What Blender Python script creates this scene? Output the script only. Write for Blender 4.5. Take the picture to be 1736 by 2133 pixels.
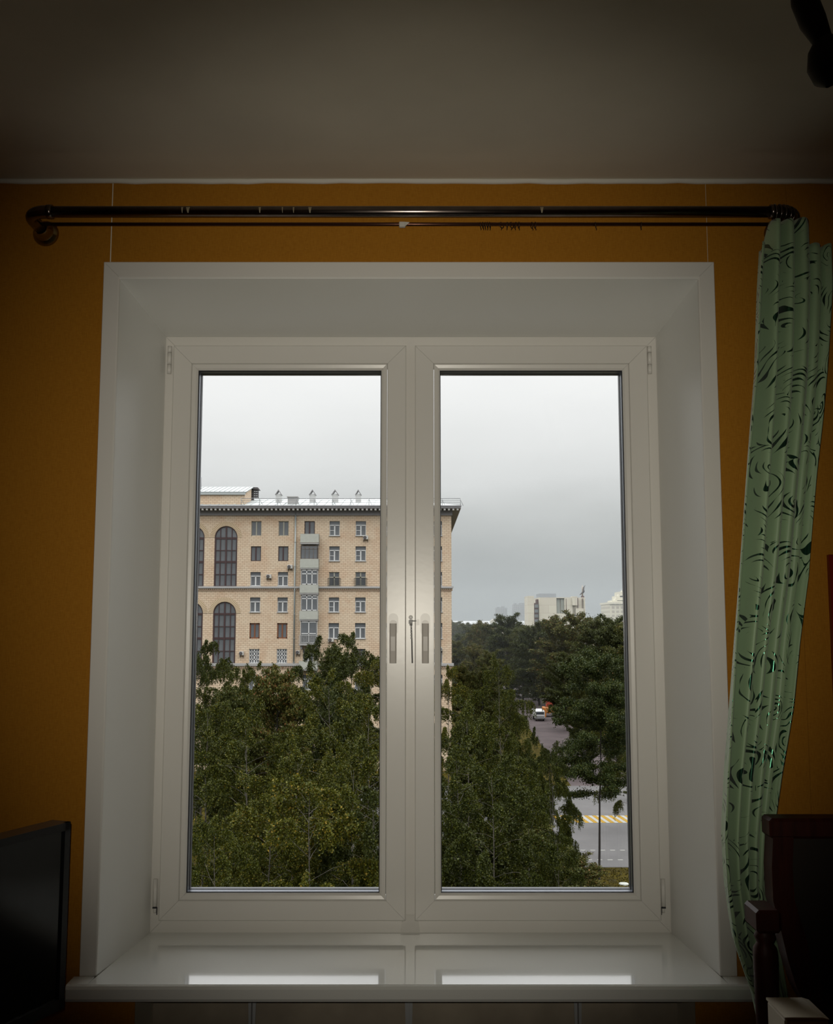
import bpy, math, random
import numpy as np
from mathutils import Vector

for o in list(bpy.data.objects):
    bpy.data.objects.remove(o)
C = bpy.context.scene.collection
S = bpy.context.scene
PI = math.pi
ZC = 1.75                       # height of the camera above the room's floor

# ------------------------------------------------------------------ camera
F_PX = 2125.6
PITCH = math.radians(6.2688)
cam_d = bpy.data.cameras.new('camera')
cam = bpy.data.objects.new('camera', cam_d)
C.objects.link(cam)
cam.location = (0, 0, ZC)
cam.rotation_euler = (PI / 2 + PITCH, 0, 0)
cam_d.sensor_fit = 'VERTICAL'
cam_d.sensor_height = 36.0
cam_d.lens = 36.0 * F_PX / 2133.0
cam_d.clip_start = 0.02
cam_d.clip_end = 6000
S.camera = cam

# ------------------------------------------------------------------ sky
SKY_STRENGTH = 5.6
w = bpy.data.worlds.new('world')
S.world = w
w.use_nodes = True
nt = w.node_tree
nt.nodes.clear()
wo = nt.nodes.new('ShaderNodeOutputWorld')
bg = nt.nodes.new('ShaderNodeBackground')
tc = nt.nodes.new('ShaderNodeTexCoord')
sp = nt.nodes.new('ShaderNodeSeparateXYZ')
mp = nt.nodes.new('ShaderNodeMapping')
mp.inputs['Scale'].default_value = (2.2, 2.2, 6.0)
nz = nt.nodes.new('ShaderNodeTexNoise')
nz.inputs['Scale'].default_value = 2.6
nz.inputs['Detail'].default_value = 5.0
nz.inputs['Roughness'].default_value = 0.5
sub = nt.nodes.new('ShaderNodeMath'); sub.operation = 'SUBTRACT'; sub.inputs[1].default_value = 0.5
mul = nt.nodes.new('ShaderNodeMath'); mul.operation = 'MULTIPLY'; mul.inputs[1].default_value = 0.05
add = nt.nodes.new('ShaderNodeMath'); add.operation = 'ADD'
rp = nt.nodes.new('ShaderNodeValToRGB')
L = nt.links.new
L(tc.outputs['Generated'], sp.inputs[0]); L(tc.outputs['Generated'], mp.inputs[0])
L(mp.outputs[0], nz.inputs['Vector']); L(nz.outputs['Fac'], sub.inputs[0]); L(sub.outputs[0], mul.inputs[0])
L(sp.outputs['Z'], add.inputs[0]); L(mul.outputs[0], add.inputs[1]); L(add.outputs[0], rp.inputs[0])
L(rp.outputs[0], bg.inputs[0]); L(bg.outputs[0], wo.inputs[0])
bg.inputs[1].default_value = SKY_STRENGTH
stops = [(0.0, (.36, .385, .39)), (.033, (.362, .382, .385)), (.058, (.43, .447, .447)), (.094, (.57, .585, .58)),
         (.14, (.79, .80, .80)), (.19, (.92, .925, .925)), (.25, (1.04, 1.04, 1.04)), (.40, (2.5, 2.5, 2.52)), (.62, (4.2, 4.2, 4.25)), (1.0, (5.5, 5.5, 5.6))]
els = rp.color_ramp.elements
while len(els) < len(stops):
    els.new(0.5)
for e, (p, c) in zip(els, stops):
    e.position = p
    e.color = (c[0] / SKY_STRENGTH, c[1] / SKY_STRENGTH, c[2] / SKY_STRENGTH, 1)

# ------------------------------------------------------------------ the phone's flash, next to the lens
fl_d = bpy.data.lights.new('flash_light', 'SPOT')
fl = bpy.data.objects.new('flash_light', fl_d)
C.objects.link(fl)
fl.location = (-0.012, 0.0, ZC + 0.03)
fl.rotation_euler = (PI / 2 + PITCH - math.radians(2.0), 0, 0)
fl_d.energy = 100
fl_d.color = (1.0, 0.935, 0.80)
fl_d.spot_size = math.radians(62)
fl_d.spot_blend = 1.0
fl_d.shadow_soft_size = 0.004

vs = S.view_settings
vs.view_transform = 'Standard'
vs.look = 'None'
vs.gamma = 1.0
vs.exposure = 0.0
vs.use_curve_mapping = False


# ------------------------------------------------------------------ helpers
def at(x, y, Y):
    """point at depth Y seen at pixel (x, y) of the 1736x2133 photograph (world space)"""
    xr = (x - 868.0) / F_PX
    yu = (1066.5 - y) / F_PX
    c, s = math.cos(PITCH), math.sin(PITCH)
    d = (xr, c - yu * s, s + yu * c)
    t = Y / d[1]
    return Vector((d[0] * t, Y, d[2] * t + ZC))


def mat(name, col, rough=0.6, metal=0.0, spec=0.5, coat=0.0, noise=0.0, nscale=40.0, bump=0.0, bscale=200.0, emit=None, stretch=None):
    m = bpy.data.materials.new(name)
    m.use_nodes = True
    t = m.node_tree
    b = t.nodes['Principled BSDF']
    b.inputs['Base Color'].default_value = (*col, 1)
    b.inputs['Roughness'].default_value = rough
    b.inputs['Metallic'].default_value = metal
    b.inputs['Specular IOR Level'].default_value = spec
    b.inputs['Coat Weight'].default_value = coat
    if noise or bump:
        tcn = t.nodes.new('ShaderNodeTexCoord')
        src = tcn.outputs['Object']
        if stretch:
            mpn = t.nodes.new('ShaderNodeMapping')
            mpn.inputs['Scale'].default_value = stretch
            t.links.new(src, mpn.inputs[0]); src = mpn.outputs[0]
    if noise:
        n = t.nodes.new('ShaderNodeTexNoise')
        n.inputs['Scale'].default_value = nscale
        n.inputs['Detail'].default_value = 4
        t.links.new(src, n.inputs['Vector'])
        r = t.nodes.new('ShaderNodeValToRGB')
        r.color_ramp.elements[0].position = 0.3
        r.color_ramp.elements[1].position = 0.7
        r.color_ramp.elements[0].color = (*[max(0, k * (1 - noise)) for k in col], 1)
        r.color_ramp.elements[1].color = (*[min(1, k * (1 + noise)) for k in col], 1)
        t.links.new(n.outputs['Fac'], r.inputs[0])
        t.links.new(r.outputs[0], b.inputs['Base Color'])
    if bump:
        n2 = t.nodes.new('ShaderNodeTexNoise')
        n2.inputs['Scale'].default_value = bscale
        n2.inputs['Detail'].default_value = 2
        t.links.new(src, n2.inputs['Vector'])
        bp = t.nodes.new('ShaderNodeBump')
        bp.inputs['Strength'].default_value = bump
        bp.inputs['Distance'].default_value = 0.002
        t.links.new(n2.outputs['Fac'], bp.inputs['Height'])
        t.links.new(bp.outputs[0], b.inputs['Normal'])
    return m


def brick_mat(name, c1, c2, mortar, bw, rh, msize, rough=0.85, bias=0.0, offset=0.5, patch=None):
    m = bpy.data.materials.new(name)
    m.use_nodes = True
    t = m.node_tree
    b = t.nodes['Principled BSDF']
    b.inputs['Roughness'].default_value = rough
    tcn = t.nodes.new('ShaderNodeTexCoord')
    sx = t.nodes.new('ShaderNodeSeparateXYZ')
    ad = t.nodes.new('ShaderNodeMath'); ad.operation = 'ADD'
    cx = t.nodes.new('ShaderNodeCombineXYZ')
    t.links.new(tcn.outputs['Object'], sx.inputs[0])
    t.links.new(sx.outputs['X'], ad.inputs[0]); t.links.new(sx.outputs['Y'], ad.inputs[1])
    t.links.new(ad.outputs[0], cx.inputs['X']); t.links.new(sx.outputs['Z'], cx.inputs['Y'])
    br = t.nodes.new('ShaderNodeTexBrick')
    br.inputs['Scale'].default_value = 1.0
    br.inputs['Brick Width'].default_value = bw
    br.inputs['Row Height'].default_value = rh
    br.inputs['Mortar Size'].default_value = msize
    br.inputs['Mortar Smooth'].default_value = 0.2
    br.inputs['Bias'].default_value = bias
    br.offset = offset
    br.inputs['Color1'].default_value = (*c1, 1)
    br.inputs['Color2'].default_value = (*c2, 1)
    br.inputs['Mortar'].default_value = (*mortar, 1)
    t.links.new(cx.outputs[0], br.inputs['Vector'])
    out = br.outputs['Color']
    if patch:
        n = t.nodes.new('ShaderNodeTexNoise')
        n.inputs['Scale'].default_value = 0.45
        n.inputs['Detail'].default_value = 6
        n.inputs['Roughness'].default_value = 0.7
        t.links.new(tcn.outputs['Object'], n.inputs['Vector'])
        r = t.nodes.new('ShaderNodeValToRGB')
        r.color_ramp.elements[0].position = 0.45
        r.color_ramp.elements[1].position = 0.68
        r.color_ramp.elements[0].color = (1, 1, 1, 1)
        r.color_ramp.elements[1].color = (*patch, 1)
        mx = t.nodes.new('ShaderNodeMix'); mx.data_type = 'RGBA'; mx.blend_type = 'MULTIPLY'
        mx.inputs[0].default_value = 1.0
        t.links.new(n.outputs['Fac'], r.inputs[0])
        t.links.new(out, mx.inputs[6]); t.links.new(r.outputs[0], mx.inputs[7])
        out = mx.outputs[2]
    t.links.new(out, b.inputs['Base Color'])
    return m


class MB:
    """collects shapes and links them as one mesh object"""
    def __init__(s):
        s.v = []; s.f = []; s.m = []; s.sm = []; s.cur = 0

    def poly(s, pts, smooth=False):
        n = len(s.v)
        s.v += [tuple(p) for p in pts]
        s.f.append(tuple(range(n, n + len(pts)))); s.m.append(s.cur); s.sm.append(smooth)

    def faces(s, pts, fs, smooth=False):
        n = len(s.v)
        s.v += [tuple(p) for p in pts]
        for f in fs:
            s.f.append(tuple(n + i for i in f)); s.m.append(s.cur); s.sm.append(smooth)

    def box(s, x0, x1, y0, y1, z0, z1):
        s.faces([(x0, y0, z0), (x1, y0, z0), (x1, y1, z0), (x0, y1, z0), (x0, y0, z1), (x1, y0, z1), (x1, y1, z1), (x0, y1, z1)],
                [(0, 3, 2, 1), (4, 5, 6, 7), (0, 1, 5, 4), (1, 2, 6, 5), (2, 3, 7, 6), (3, 0, 4, 7)])
        return s

    def bbox(s, x0, x1, y0, y1, z0, z1, b=0.004):
        """box with chamfered edges along all 12 edges"""
        ps = []
        idx = {}
        for ix, X in enumerate((x0, x1)):
            for iy, Yy in enumerate((y0, y1)):
                for iz, Z in enumerate((z0, z1)):
                    sx = b if ix == 0 else -b
                    sy = b if iy == 0 else -b
                    sz = b if iz == 0 else -b
                    for ax in range(3):
                        idx[(ix, iy, iz, ax)] = len(ps)
                        p = [X + sx, Yy + sy, Z + sz]
                        p[ax] = (X, Yy, Z)[ax]
                        ps.append(tuple(p))
        fs = []
        g = lambda ix, iy, iz, ax: idx[(ix, iy, iz, ax)]
        for i in (0, 1):
            fs.append([g(i, 0, 0, 0), g(i, 1, 0, 0), g(i, 1, 1, 0), g(i, 0, 1, 0)])
            fs.append([g(0, i, 0, 1), g(1, i, 0, 1), g(1, i, 1, 1), g(0, i, 1, 1)])
            fs.append([g(0, 0, i, 2), g(1, 0, i, 2), g(1, 1, i, 2), g(0, 1, i, 2)])
        for a in (0, 1):
            for c in (0, 1):
                fs.append([g(0, a, c, 1), g(1, a, c, 1), g(1, a, c, 2), g(0, a, c, 2)])
                fs.append([g(a, 0, c, 0), g(a, 1, c, 0), g(a, 1, c, 2), g(a, 0, c, 2)])
                fs.append([g(a, c, 0, 0), g(a, c, 1, 0), g(a, c, 1, 1), g(a, c, 0, 1)])
        for a in (0, 1):
            for c in (0, 1):
                for d in (0, 1):
                    fs.append([g(a, c, d, 0), g(a, c, d, 1), g(a, c, d, 2)])
        s.faces(ps, fs)
        return s

    def tube(s, pts, r, n=10, cap=True, smooth=True):
        pts = [Vector(p) for p in pts]
        rs = r if isinstance(r, (list, tuple)) else [r] * len(pts)
        rings = []
        prev = None
        for i, p in enumerate(pts):
            d = (pts[min(i + 1, len(pts) - 1)] - pts[max(i - 1, 0)]).normalized()
            if prev is None:
                a = d.orthogonal().normalized()
            else:
                a = prev - d * prev.dot(d)
                a = a.normalized() if a.length > 1e-6 else d.orthogonal().normalized()
            prev = a
            b = d.cross(a)
            rings.append([p + (a * math.cos(2 * PI * k / n) + b * math.sin(2 * PI * k / n)) * rs[i] for k in range(n)])
        base = len(s.v)
        for rg in rings:
            s.v += [tuple(q) for q in rg]
        for i in range(len(rings) - 1):
            for k in range(n):
                k2 = (k + 1) % n
                s.f.append((base + i * n + k, base + i * n + k2, base + (i + 1) * n + k2, base + (i + 1) * n + k)); s.m.append(s.cur); s.sm.append(smooth)
        if cap:
            s.f.append(tuple(base + k for k in range(n))[::-1]); s.m.append(s.cur); s.sm.append(False)
            s.f.append(tuple(base + (len(rings) - 1) * n + k for k in range(n))); s.m.append(s.cur); s.sm.append(False)
        return s

    def lathe(s, o, axis, prof, n=20):
        """prof: list of (distance along axis, radius)"""
        ax = Vector(axis).normalized()
        pts = [Vector(o) + ax * d for d, r in prof]
        a = ax.orthogonal().normalized(); b = ax.cross(a)
        base = len(s.v)
        for (d, r), p in zip(prof, pts):
            for k in range(n):
                s.v.append(tuple(p + (a * math.cos(2 * PI * k / n) + b * math.sin(2 * PI * k / n)) * max(r, 1e-5)))
        for i in range(len(prof) - 1):
            for k in range(n):
                k2 = (k + 1) % n
                s.f.append((base + i * n + k, base + i * n + k2, base + (i + 1) * n + k2, base + (i + 1) * n + k)); s.m.append(s.cur); s.sm.append(True)
        return s

    def prism(s, outline, y0, y1):
        """outline of (x, z) points extruded from y0 to y1"""
        n = len(outline)
        pts = [(x, y0, z) for x, z in outline] + [(x, y1, z) for x, z in outline]
        fs = [tuple(range(n)), tuple(range(2 * n - 1, n - 1, -1))]
        for k in range(n):
            k2 = (k + 1) % n
            fs.append((k, k + n, k2 + n, k2))
        s.faces(pts, fs)
        return s

    def ring(s, x0, x1, z0, z1, prof, gap=0.0, sides=(0, 1, 2, 3)):
        """mitred rectangular frame: prof is a closed loop of (inset, y)"""
        n = len(prof)
        for sd in sides:
            A = []; B = []
            for i, y in prof:
                cs = [(x0 + i, z0 + i), (x1 - i, z0 + i), (x1 - i, z1 - i), (x0 + i, z1 - i)]
                a = cs[sd]; b = cs[(sd + 1) % 4]
                dx, dz = [(1, 0), (0, 1), (-1, 0), (0, -1)][sd]
                A.append((a[0] + dx * gap, y, a[1] + dz * gap)); B.append((b[0] - dx * gap, y, b[1] - dz * gap))
            fs = [tuple(range(n)), tuple(range(2 * n - 1, n - 1, -1))]
            for k in range(n):
                k2 = (k + 1) % n
                fs.append((k, k + n, k2 + n, k2))
            s.faces(A + B, fs)
        return s

    def mesh(s, name, mats):
        me = bpy.data.meshes.new(name)
        me.from_pydata(s.v, [], s.f)
        for m in (mats if isinstance(mats, (list, tuple)) else [mats]):
            me.materials.append(m)
        me.polygons.foreach_set('material_index', s.m)
        me.polygons.foreach_set('use_smooth', s.sm)
        import bmesh
        bm = bmesh.new(); bm.from_mesh(me)
        bmesh.ops.recalc_face_normals(bm, faces=bm.faces[:])
        bm.to_mesh(me); bm.free()
        me.update()
        return me

    def build(s, name, mats, parent=None):
        return link(name, s.mesh(name, mats), parent)


def link(name, me, parent=None, loc=(0, 0, 0), rot=(0, 0, 0), scale=(1, 1, 1)):
    o = bpy.data.objects.new(name, me)
    C.objects.link(o)
    o.location = loc; o.rotation_euler = rot; o.scale = scale
    if parent is not None:
        o.parent = parent
        pl = Vector((0, 0, 0)); q = parent
        while q is not None:
            pl += Vector(q.location); q = q.parent
        if loc == (0, 0, 0):
            o.location = -pl          # mesh is in world coordinates: cancel the parents' offsets
    return o


def tag(o, label=None, cat=None, group=None, kind=None):
    if label: o['label'] = label
    if cat: o['category'] = cat
    if group: o['group'] = group
    if kind: o['kind'] = kind
    return o


def empty(name, loc, label=None, cat=None, group=None, kind=None):
    o = bpy.data.objects.new(name, None)
    C.objects.link(o)
    o.location = loc
    o.empty_display_size = 0.1
    return tag(o, label, cat, group, kind)


# ------------------------------------------------------------------ materials of the room
pvc = mat('white_pvc', (.74, .72, .68), rough=.28, spec=.5, bump=.04, bscale=60)
pvc_sill = mat('sill_pvc', (.84, .85, .82), rough=.09, spec=.5, coat=.4)
reveal_m = mat('reveal_panel', (.80, .80, .77), rough=.42, bump=.05, bscale=120)
gasket_m = mat('black_gasket_and_rim', (.02, .022, .03), rough=.45)
spacer_m = mat('grey_spacer', (.16, .175, .21), rough=.4, metal=.6)
handle_m = mat('handle_plastic', (.60, .565, .52), rough=.32)
plate_m = mat('handle_plate', (.70, .68, .64), rough=.3)
chrome_m = mat('grey_metal_paint', (.24, .24, .24), rough=.4)
ceil_m = mat('ceiling_paint', (.65, .60, .49), rough=.9, noise=.06, nscale=3, bump=.1, bscale=30)
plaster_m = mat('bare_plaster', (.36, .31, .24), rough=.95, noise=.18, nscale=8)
base_wall_m = mat('wall_backing', (.75, .70, .58), rough=.9)
floor_m = mat('wood_floor', (.07, .035, .016), rough=.4, noise=.3, nscale=6, stretch=(1, 12, 1))
rod_m = mat('dark_bronze_rod', (.20, .165, .15), rough=.24, metal=1.0, noise=.15, nscale=30)
thin_m = mat('brown_rod', (.085, .035, .022), rough=.24, metal=.75)
brass_m = mat('aged_brass', (.30, .25, .13), rough=.24, metal=1.0)
chip_m = mat('bare_metal_chip', (.26, .21, .13), rough=.5)
tape_m = mat('pale_tape', (.62, .60, .54), rough=.5)
clip_m = mat('dark_clip', (.05, .032, .022), rough=.35, metal=.6)
wood_m = mat('dark_red_wood', (.036, .007, .004), rough=.5, spec=.2, noise=.35, nscale=9, stretch=(8, 8, 1))
uph_m = mat('dark_upholstery', (.020, .014, .009), rough=.9, bump=.2, bscale=300)
black_m = mat('black_plastic', (.006, .006, .007), rough=.35)
screen_m = mat('tv_screen', (.008, .009, .010), rough=.12, spec=.5)
cream_m = mat('cream_box', (.62, .55, .42), rough=.7)


def wallpaper_mat():
    m = mat('ochre_wallpaper', (.36, .155, .012), rough=.8)
    t = m.node_tree; b = t.nodes['Principled BSDF']
    b.inputs['Specular IOR Level'].default_value = 0.25
    tcn = t.nodes.new('ShaderNodeTexCoord')
    facs = []
    for sc in ((700, 700, 60), (60, 60, 700)):
        mpn = t.nodes.new('ShaderNodeMapping'); mpn.inputs['Scale'].default_value = sc
        n = t.nodes.new('ShaderNodeTexNoise'); n.inputs['Scale'].default_value = 1.0; n.inputs['Detail'].default_value = 2
        t.links.new(tcn.outputs['Object'], mpn.inputs[0]); t.links.new(mpn.outputs[0], n.inputs['Vector'])
        facs.append(n.outputs['Fac'])
    ad = t.nodes.new('ShaderNodeMath'); ad.operation = 'ADD'
    t.links.new(facs[0], ad.inputs[0]); t.links.new(facs[1], ad.inputs[1])
    r = t.nodes.new('ShaderNodeValToRGB')
    r.color_ramp.elements[0].position = 0.0; r.color_ramp.elements[1].position = 1.0
    mr = t.nodes.new('ShaderNodeMapRange'); mr.inputs['From Min'].default_value = .7; mr.inputs['From Max'].default_value = 1.3
    r.color_ramp.elements[0].color = (.33, .132, .006, 1)
    r.color_ramp.elements[1].color = (.42, .180, .013, 1)
    t.links.new(ad.outputs[0], mr.inputs[0]); t.links.new(mr.outputs[0], r.inputs[0]); t.links.new(r.outputs[0], b.inputs['Base Color'])
    bp = t.nodes.new('ShaderNodeBump'); bp.inputs['Strength'].default_value = .25; bp.inputs['Distance'].default_value = .001
    t.links.new(ad.outputs[0], bp.inputs['Height']); t.links.new(bp.outputs[0], b.inputs['Normal'])
    return m


paper_m = wallpaper_mat()


def glass_mat():
    m = bpy.data.materials.new('window_glass')
    m.use_nodes = True
    t = m.node_tree; t.nodes.clear()
    o = t.nodes.new('ShaderNodeOutputMaterial')
    tr = t.nodes.new('ShaderNodeBsdfTransparent'); tr.inputs[0].default_value = (.985, .99, .985, 1)
    gl = t.nodes.new('ShaderNodeBsdfGlossy'); gl.inputs['Roughness'].default_value = .012
    fr = t.nodes.new('ShaderNodeFresnel'); fr.inputs['IOR'].default_value = 1.45
    mx = t.nodes.new('ShaderNodeMixShader')
    t.links.new(fr.outputs[0], mx.inputs[0]); t.links.new(tr.outputs[0], mx.inputs[1]); t.links.new(gl.outputs[0], mx.inputs[2])
    t.links.new(mx.outputs[0], o.inputs[0])
    return m


glass_m = glass_mat()

# ------------------------------------------------------------------ room shell
YW, YF, YN = 2.618, 2.96, 2.541          # wall face, window frame face, nose of the sill
CEIL = ZC + 1.180
SILL = ZC - 0.857
XL, XR, YB = -2.0, 2.0, -2.3
R_L, R_R, R_T = -.785, .745, ZC + .906   # reveal opening at the wall face
F_L, F_R, F_T = -.745, .712, ZC + .849   # window frame
N_L, N_R, N_D = -.690, .683, 2.80        # recess under the sill


def struct(mb, name, m, parent=None):
    o = mb.build(name, m, parent)
    if parent is None: o['kind'] = 'structure'
    return o


b = MB().box(XL, XR, YB, YW + .56, -.2, 0.0); struct(b, 'floor', floor_m)
b = MB().box(XL - .2, XR + .2, YB - .2, YW + .56, CEIL, CEIL + .25); struct(b, 'ceiling', ceil_m)
b = MB().box(XL - .2, XL, YB, YW + .56, 0, CEIL); struct(b, 'wall_left', paper_m)
b = MB().box(XR, XR + .2, YB, YW + .56, 0, CEIL); struct(b, 'wall_right', paper_m)
b = MB().box(XL - .2, XR + .2, YB - .2, YB, 0, CEIL); struct(b, 'wall_back', paper_m)
# the window wall, 0.5 m thick, with a splayed opening and a recess below it
b = MB()
YO = YW + .52
b.box(XL, R_L - .012, YW, YO, 0, CEIL)
b.box(R_R + .012, XR, YW, YO, 0, CEIL)
b.box(R_L - .012, R_R + .012, YW, YO, R_T + .012, CEIL)
b.box(R_L - .012, F_L + .03, YF + .02, YO, SILL - .04, R_T + .012)
b.box(F_R - .03, R_R + .012, YF + .02, YO, SILL - .04, R_T + .012)
b.box(F_L + .03, F_R - .03, YF + .02, YO, F_T - .03, R_T + .012)
b.box(R_L - .012, N_L, YW, YO, 0, SILL - .042)
b.box(N_R, R_R + .012, YW, YO, 0, SILL - .042)
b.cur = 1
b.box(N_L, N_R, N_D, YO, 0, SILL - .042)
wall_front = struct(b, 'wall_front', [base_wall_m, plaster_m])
# wallpaper sheets, pale seams between them
ph = CEIL - .004
g = .0016
for (x0, x1, z0) in ((XL, -.812 - g, 0), (-.812 + g, .773 - g * .5, ZC + .945), (.773 + g * .5, .987 - g * .2, 0), (.987 + g * .2, XR, 0)):
    bb = MB()
    lo = 0.0
    if x1 <= -.80:
        bb.box(x0, x1, YW - .002, YW, lo, ph)
        bb.box(x1, N_L, YW - .002, YW, lo, SILL - .05)
    elif z0 == 0 and x0 < .8:
        bb.box(x0, x1, YW - .002, YW, lo, ph)
        bb.box(N_R, x0, YW - .002, YW, lo, SILL - .05)
    else:
        bb.box(x0, x1, YW - .002, YW, z0, ph)
    bb.build('wallpaper_sheet', paper_m, wall_front)
# plaster bead under the ceiling
bb = MB()
pts = []
rnd = random.Random(4)
for k in range(81):
    pts.append((XL + 4.0 * k / 80, YW - .004, CEIL - .003 + rnd.uniform(-.0018, .0018)))
bb.tube(pts, .008, 8)
struct(bb, 'trim_1', mat('white_filler', (.72, .70, .64), rough=.8))
# reveal panels (sides and head) and the casing around the opening
for nm, sd in (('trim_2', 3), ('trim_3', 2), ('trim_4', 1)):
    bb = MB()
    A = {3: [(R_L, SILL), (R_L, R_T), (F_L, F_T), (F_L, SILL)], 2: [(R_L, R_T), (R_R, R_T), (F_R, F_T), (F_L, F_T)],
         1: [(R_R, SILL), (R_R, R_T), (F_R, F_T), (F_R, SILL)]}[sd]
    ox, oz = {3: (-.010, 0), 2: (0, .010), 1: (.010, 0)}[sd]
    q = [(A[0][0], YW - .008, A[0][1]), (A[1][0], YW - .008, A[1][1]), (A[2][0], YF + .002, A[2][1]), (A[3][0], YF + .002, A[3][1])]
    q2 = [(x + ox, y, z + oz) for x, y, z in q]
    bb.faces(q + q2, [(0, 1, 2, 3), (4, 5, 6, 7), (0, 1, 5, 4), (1, 2, 6, 5), (2, 3, 7, 6), (3, 0, 4, 7)])
    struct(bb, nm, reveal_m)
for nm, sides in (('trim_5', (3,)), ('trim_6', (2,)), ('trim_7', (1,))):
    bb = MB()
    x0, x1, z0, z1 = R_L - .042, R_R + .042, SILL - .042, R_T + .046
    bb.ring(x0, x1, z0, z1, [(0, YW), (0, YW - .008), (.002, YW - .011), (.040, YW - .011), (.043, YW - .009), (.043, YW)], gap=.0002, sides=sides)
    o = struct(bb, nm, pvc)
    if sides[0] != 2:       # the legs stand on the sill
        me = o.data
        for v in me.vertices:
            if v.co.z < SILL + .02: v.co.z = SILL + .0005

# ------------------------------------------------------------------ window sill
bb = MB()
prof = [(YF + .03, SILL - .030), (YF + .03, SILL), (YN + .010, SILL), (YN + .004, SILL - .0025), (YN, SILL - .009), (YN, SILL - .031), (YN + .004, SILL - .038), (YN + .012, SILL - .041), (YN + .03, SILL - .041), (YN + .034, SILL - .030)]
x0, x1 = R_L - .003, R_R + .003
n = len(prof)
bb.faces([(F_L - .002, y, z) if y > 2.9 else (x0, y, z) for y, z in prof] + [(F_R + .002, y, z) if y > 2.9 else (x1, y, z) for y, z in prof],
         [tuple(range(n)), tuple(range(2 * n - 1, n - 1, -1))] + [(k, k + n, (k + 1) % n + n, (k + 1) % n) for k in range(n)])
prof2 = [(YW - .012, SILL - .030), (YW - .012, SILL)] + prof[2:]
for xa, xb in ((-.838, x0), (x1, .804)):
    bb.faces([(xa, y, z) for y, z in prof2] + [(xb, y, z) for y, z in prof2],
             [tuple(range(n)), tuple(range(2 * n - 1, n - 1, -1))] + [(k, k + n, (k + 1) % n + n, (k + 1) % n) for k in range(n)])
sill = bb.build('window_sill', pvc_sill)
tag(sill, 'glossy white plastic window sill with a rounded nose under the window', 'window sill')
for x in (-.428, -.020, .420):
    q = MB()
    q.prism([(x - .012, SILL - .041), (x + .012, SILL - .041), (x + .007, SILL - .24), (x - .007, SILL - .24)], N_D - .02, N_D - .016)
    q.prism([(x - .0015, SILL - .041), (x + .0015, SILL - .041), (x + .0015, SILL - .24), (x - .0015, SILL - .24)], N_D - .045, N_D - .018)
    q.box(x - .010, x + .010, YN + .05, N_D - .016, SILL - .034, SILL - .031)
    tag(q.build('bracket', mat('pale_bracket', (.42, .43, .44), rough=.5), sill), 'pale metal bracket under the sill')

# ------------------------------------------------------------------ the window
win = empty('window_1', (-.0165, YF, SILL), kind='structure')
Z0, Z1 = SILL, F_T
bb = MB()
bb.ring(F_L, F_R, Z0, Z1, [(0, YF + .07), (0, YF), (.002, YF - .001), (.034, YF - .001), (.036, YF + .002), (.036, YF + .022), (.055, YF + .022), (.055, YF + .07)], gap=.0003)
# middle post between the two sashes
bb.box(-.0315, -.0035, YF - .001, YF + .07, Z0 + .034, Z1 - .034)
bb.build('window_frame', pvc, win)
q = MB()
q.prism([(-.045, Z0 + .004), (.010, Z0 + .004), (.006, Z0 + .030), (-.005, Z0 + .038), (-.007, Z0 + .050), (-.028, Z0 + .050), (-.030, Z0 + .038), (-.041, Z0 + .030)], YF - .0045, YF + .002)
q.build('post_end_cap', plate_m, win)

SZ0, SZ1 = ZC - .820, ZC + .818
SY = YF - .020
IN = .0735
sashes = []
for (xa, xb) in ((-.7175, -.0300), (-.0050, .6810)):
    cx = (xa + xb) / 2
    sash = MB()
    sash.ring(xa, xb, SZ0, SZ1, [(0, YF + .004), (0, SY + .003), (.003, SY), (.054, SY), (.0548, SY + .0025), (.0556, SY + .0025), (.0556, YF + .05), (.01, YF + .05)], gap=.0003)
    so = sash.build('sash', pvc, win)
    bead = MB()
    bead.ring(xa, xb, SZ0, SZ1, [(.0566, SY + .012), (.0566, SY + .0012), (.059, SY + .0004), (.068, SY + .003), (IN, SY + .008), (IN, SY + .012)], gap=.0002)
    bead.build('glazing_bead', pvc, so)
    gk = MB()
    gk.ring(xa, xb, SZ0, SZ1, [(.058, SY + .0121), (IN + .0015, SY + .0121), (IN + .0025, SY + .0150), (.058, SY + .0150)])
    gk.ring(xa, xb, SZ0, SZ1, [(.058, SY + .0475), (IN + .002, SY + .0475), (IN + .002, SY + .066), (.058, SY + .066)])  # outer sash rim behind the glass, its backlit shade put into the black colour
    gk.build('gasket_and_shaded_rim', gasket_m, so)
    sp_ = MB()
    sp_.ring(xa, xb, SZ0, SZ1, [(.062, SY + .0190), (IN + .001, SY + .0190), (IN + .001, SY + .0420), (.062, SY + .0420)])
    sp_.build('spacer', spacer_m, so)
    pane = MB()
    pane.box(xa + .063, xb - .063, SY + .0155, SY + .0470, SZ0 + .063, SZ1 - .063)
    pane.build('glass_pane', glass_m, so)
    sashes.append(so)


def stadium(cx, z0, z1, r, n=10, top_only=False):
    p = []
    for k in range(n + 1):
        a = PI * k / n
        p.append((cx + r * math.cos(a), z1 - r + r * math.sin(a)))
    if top_only:
        p += [(cx - r, z0 + r * .4), (cx - r * .7, z0), (cx + r * .7, z0), (cx + r, z0 + r * .4)]
    else:
        for k in range(n + 1):
            a = PI + PI * k / n
            p.append((cx + r * math.cos(a), z0 + r + r * math.sin(a)))
    return p


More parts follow.
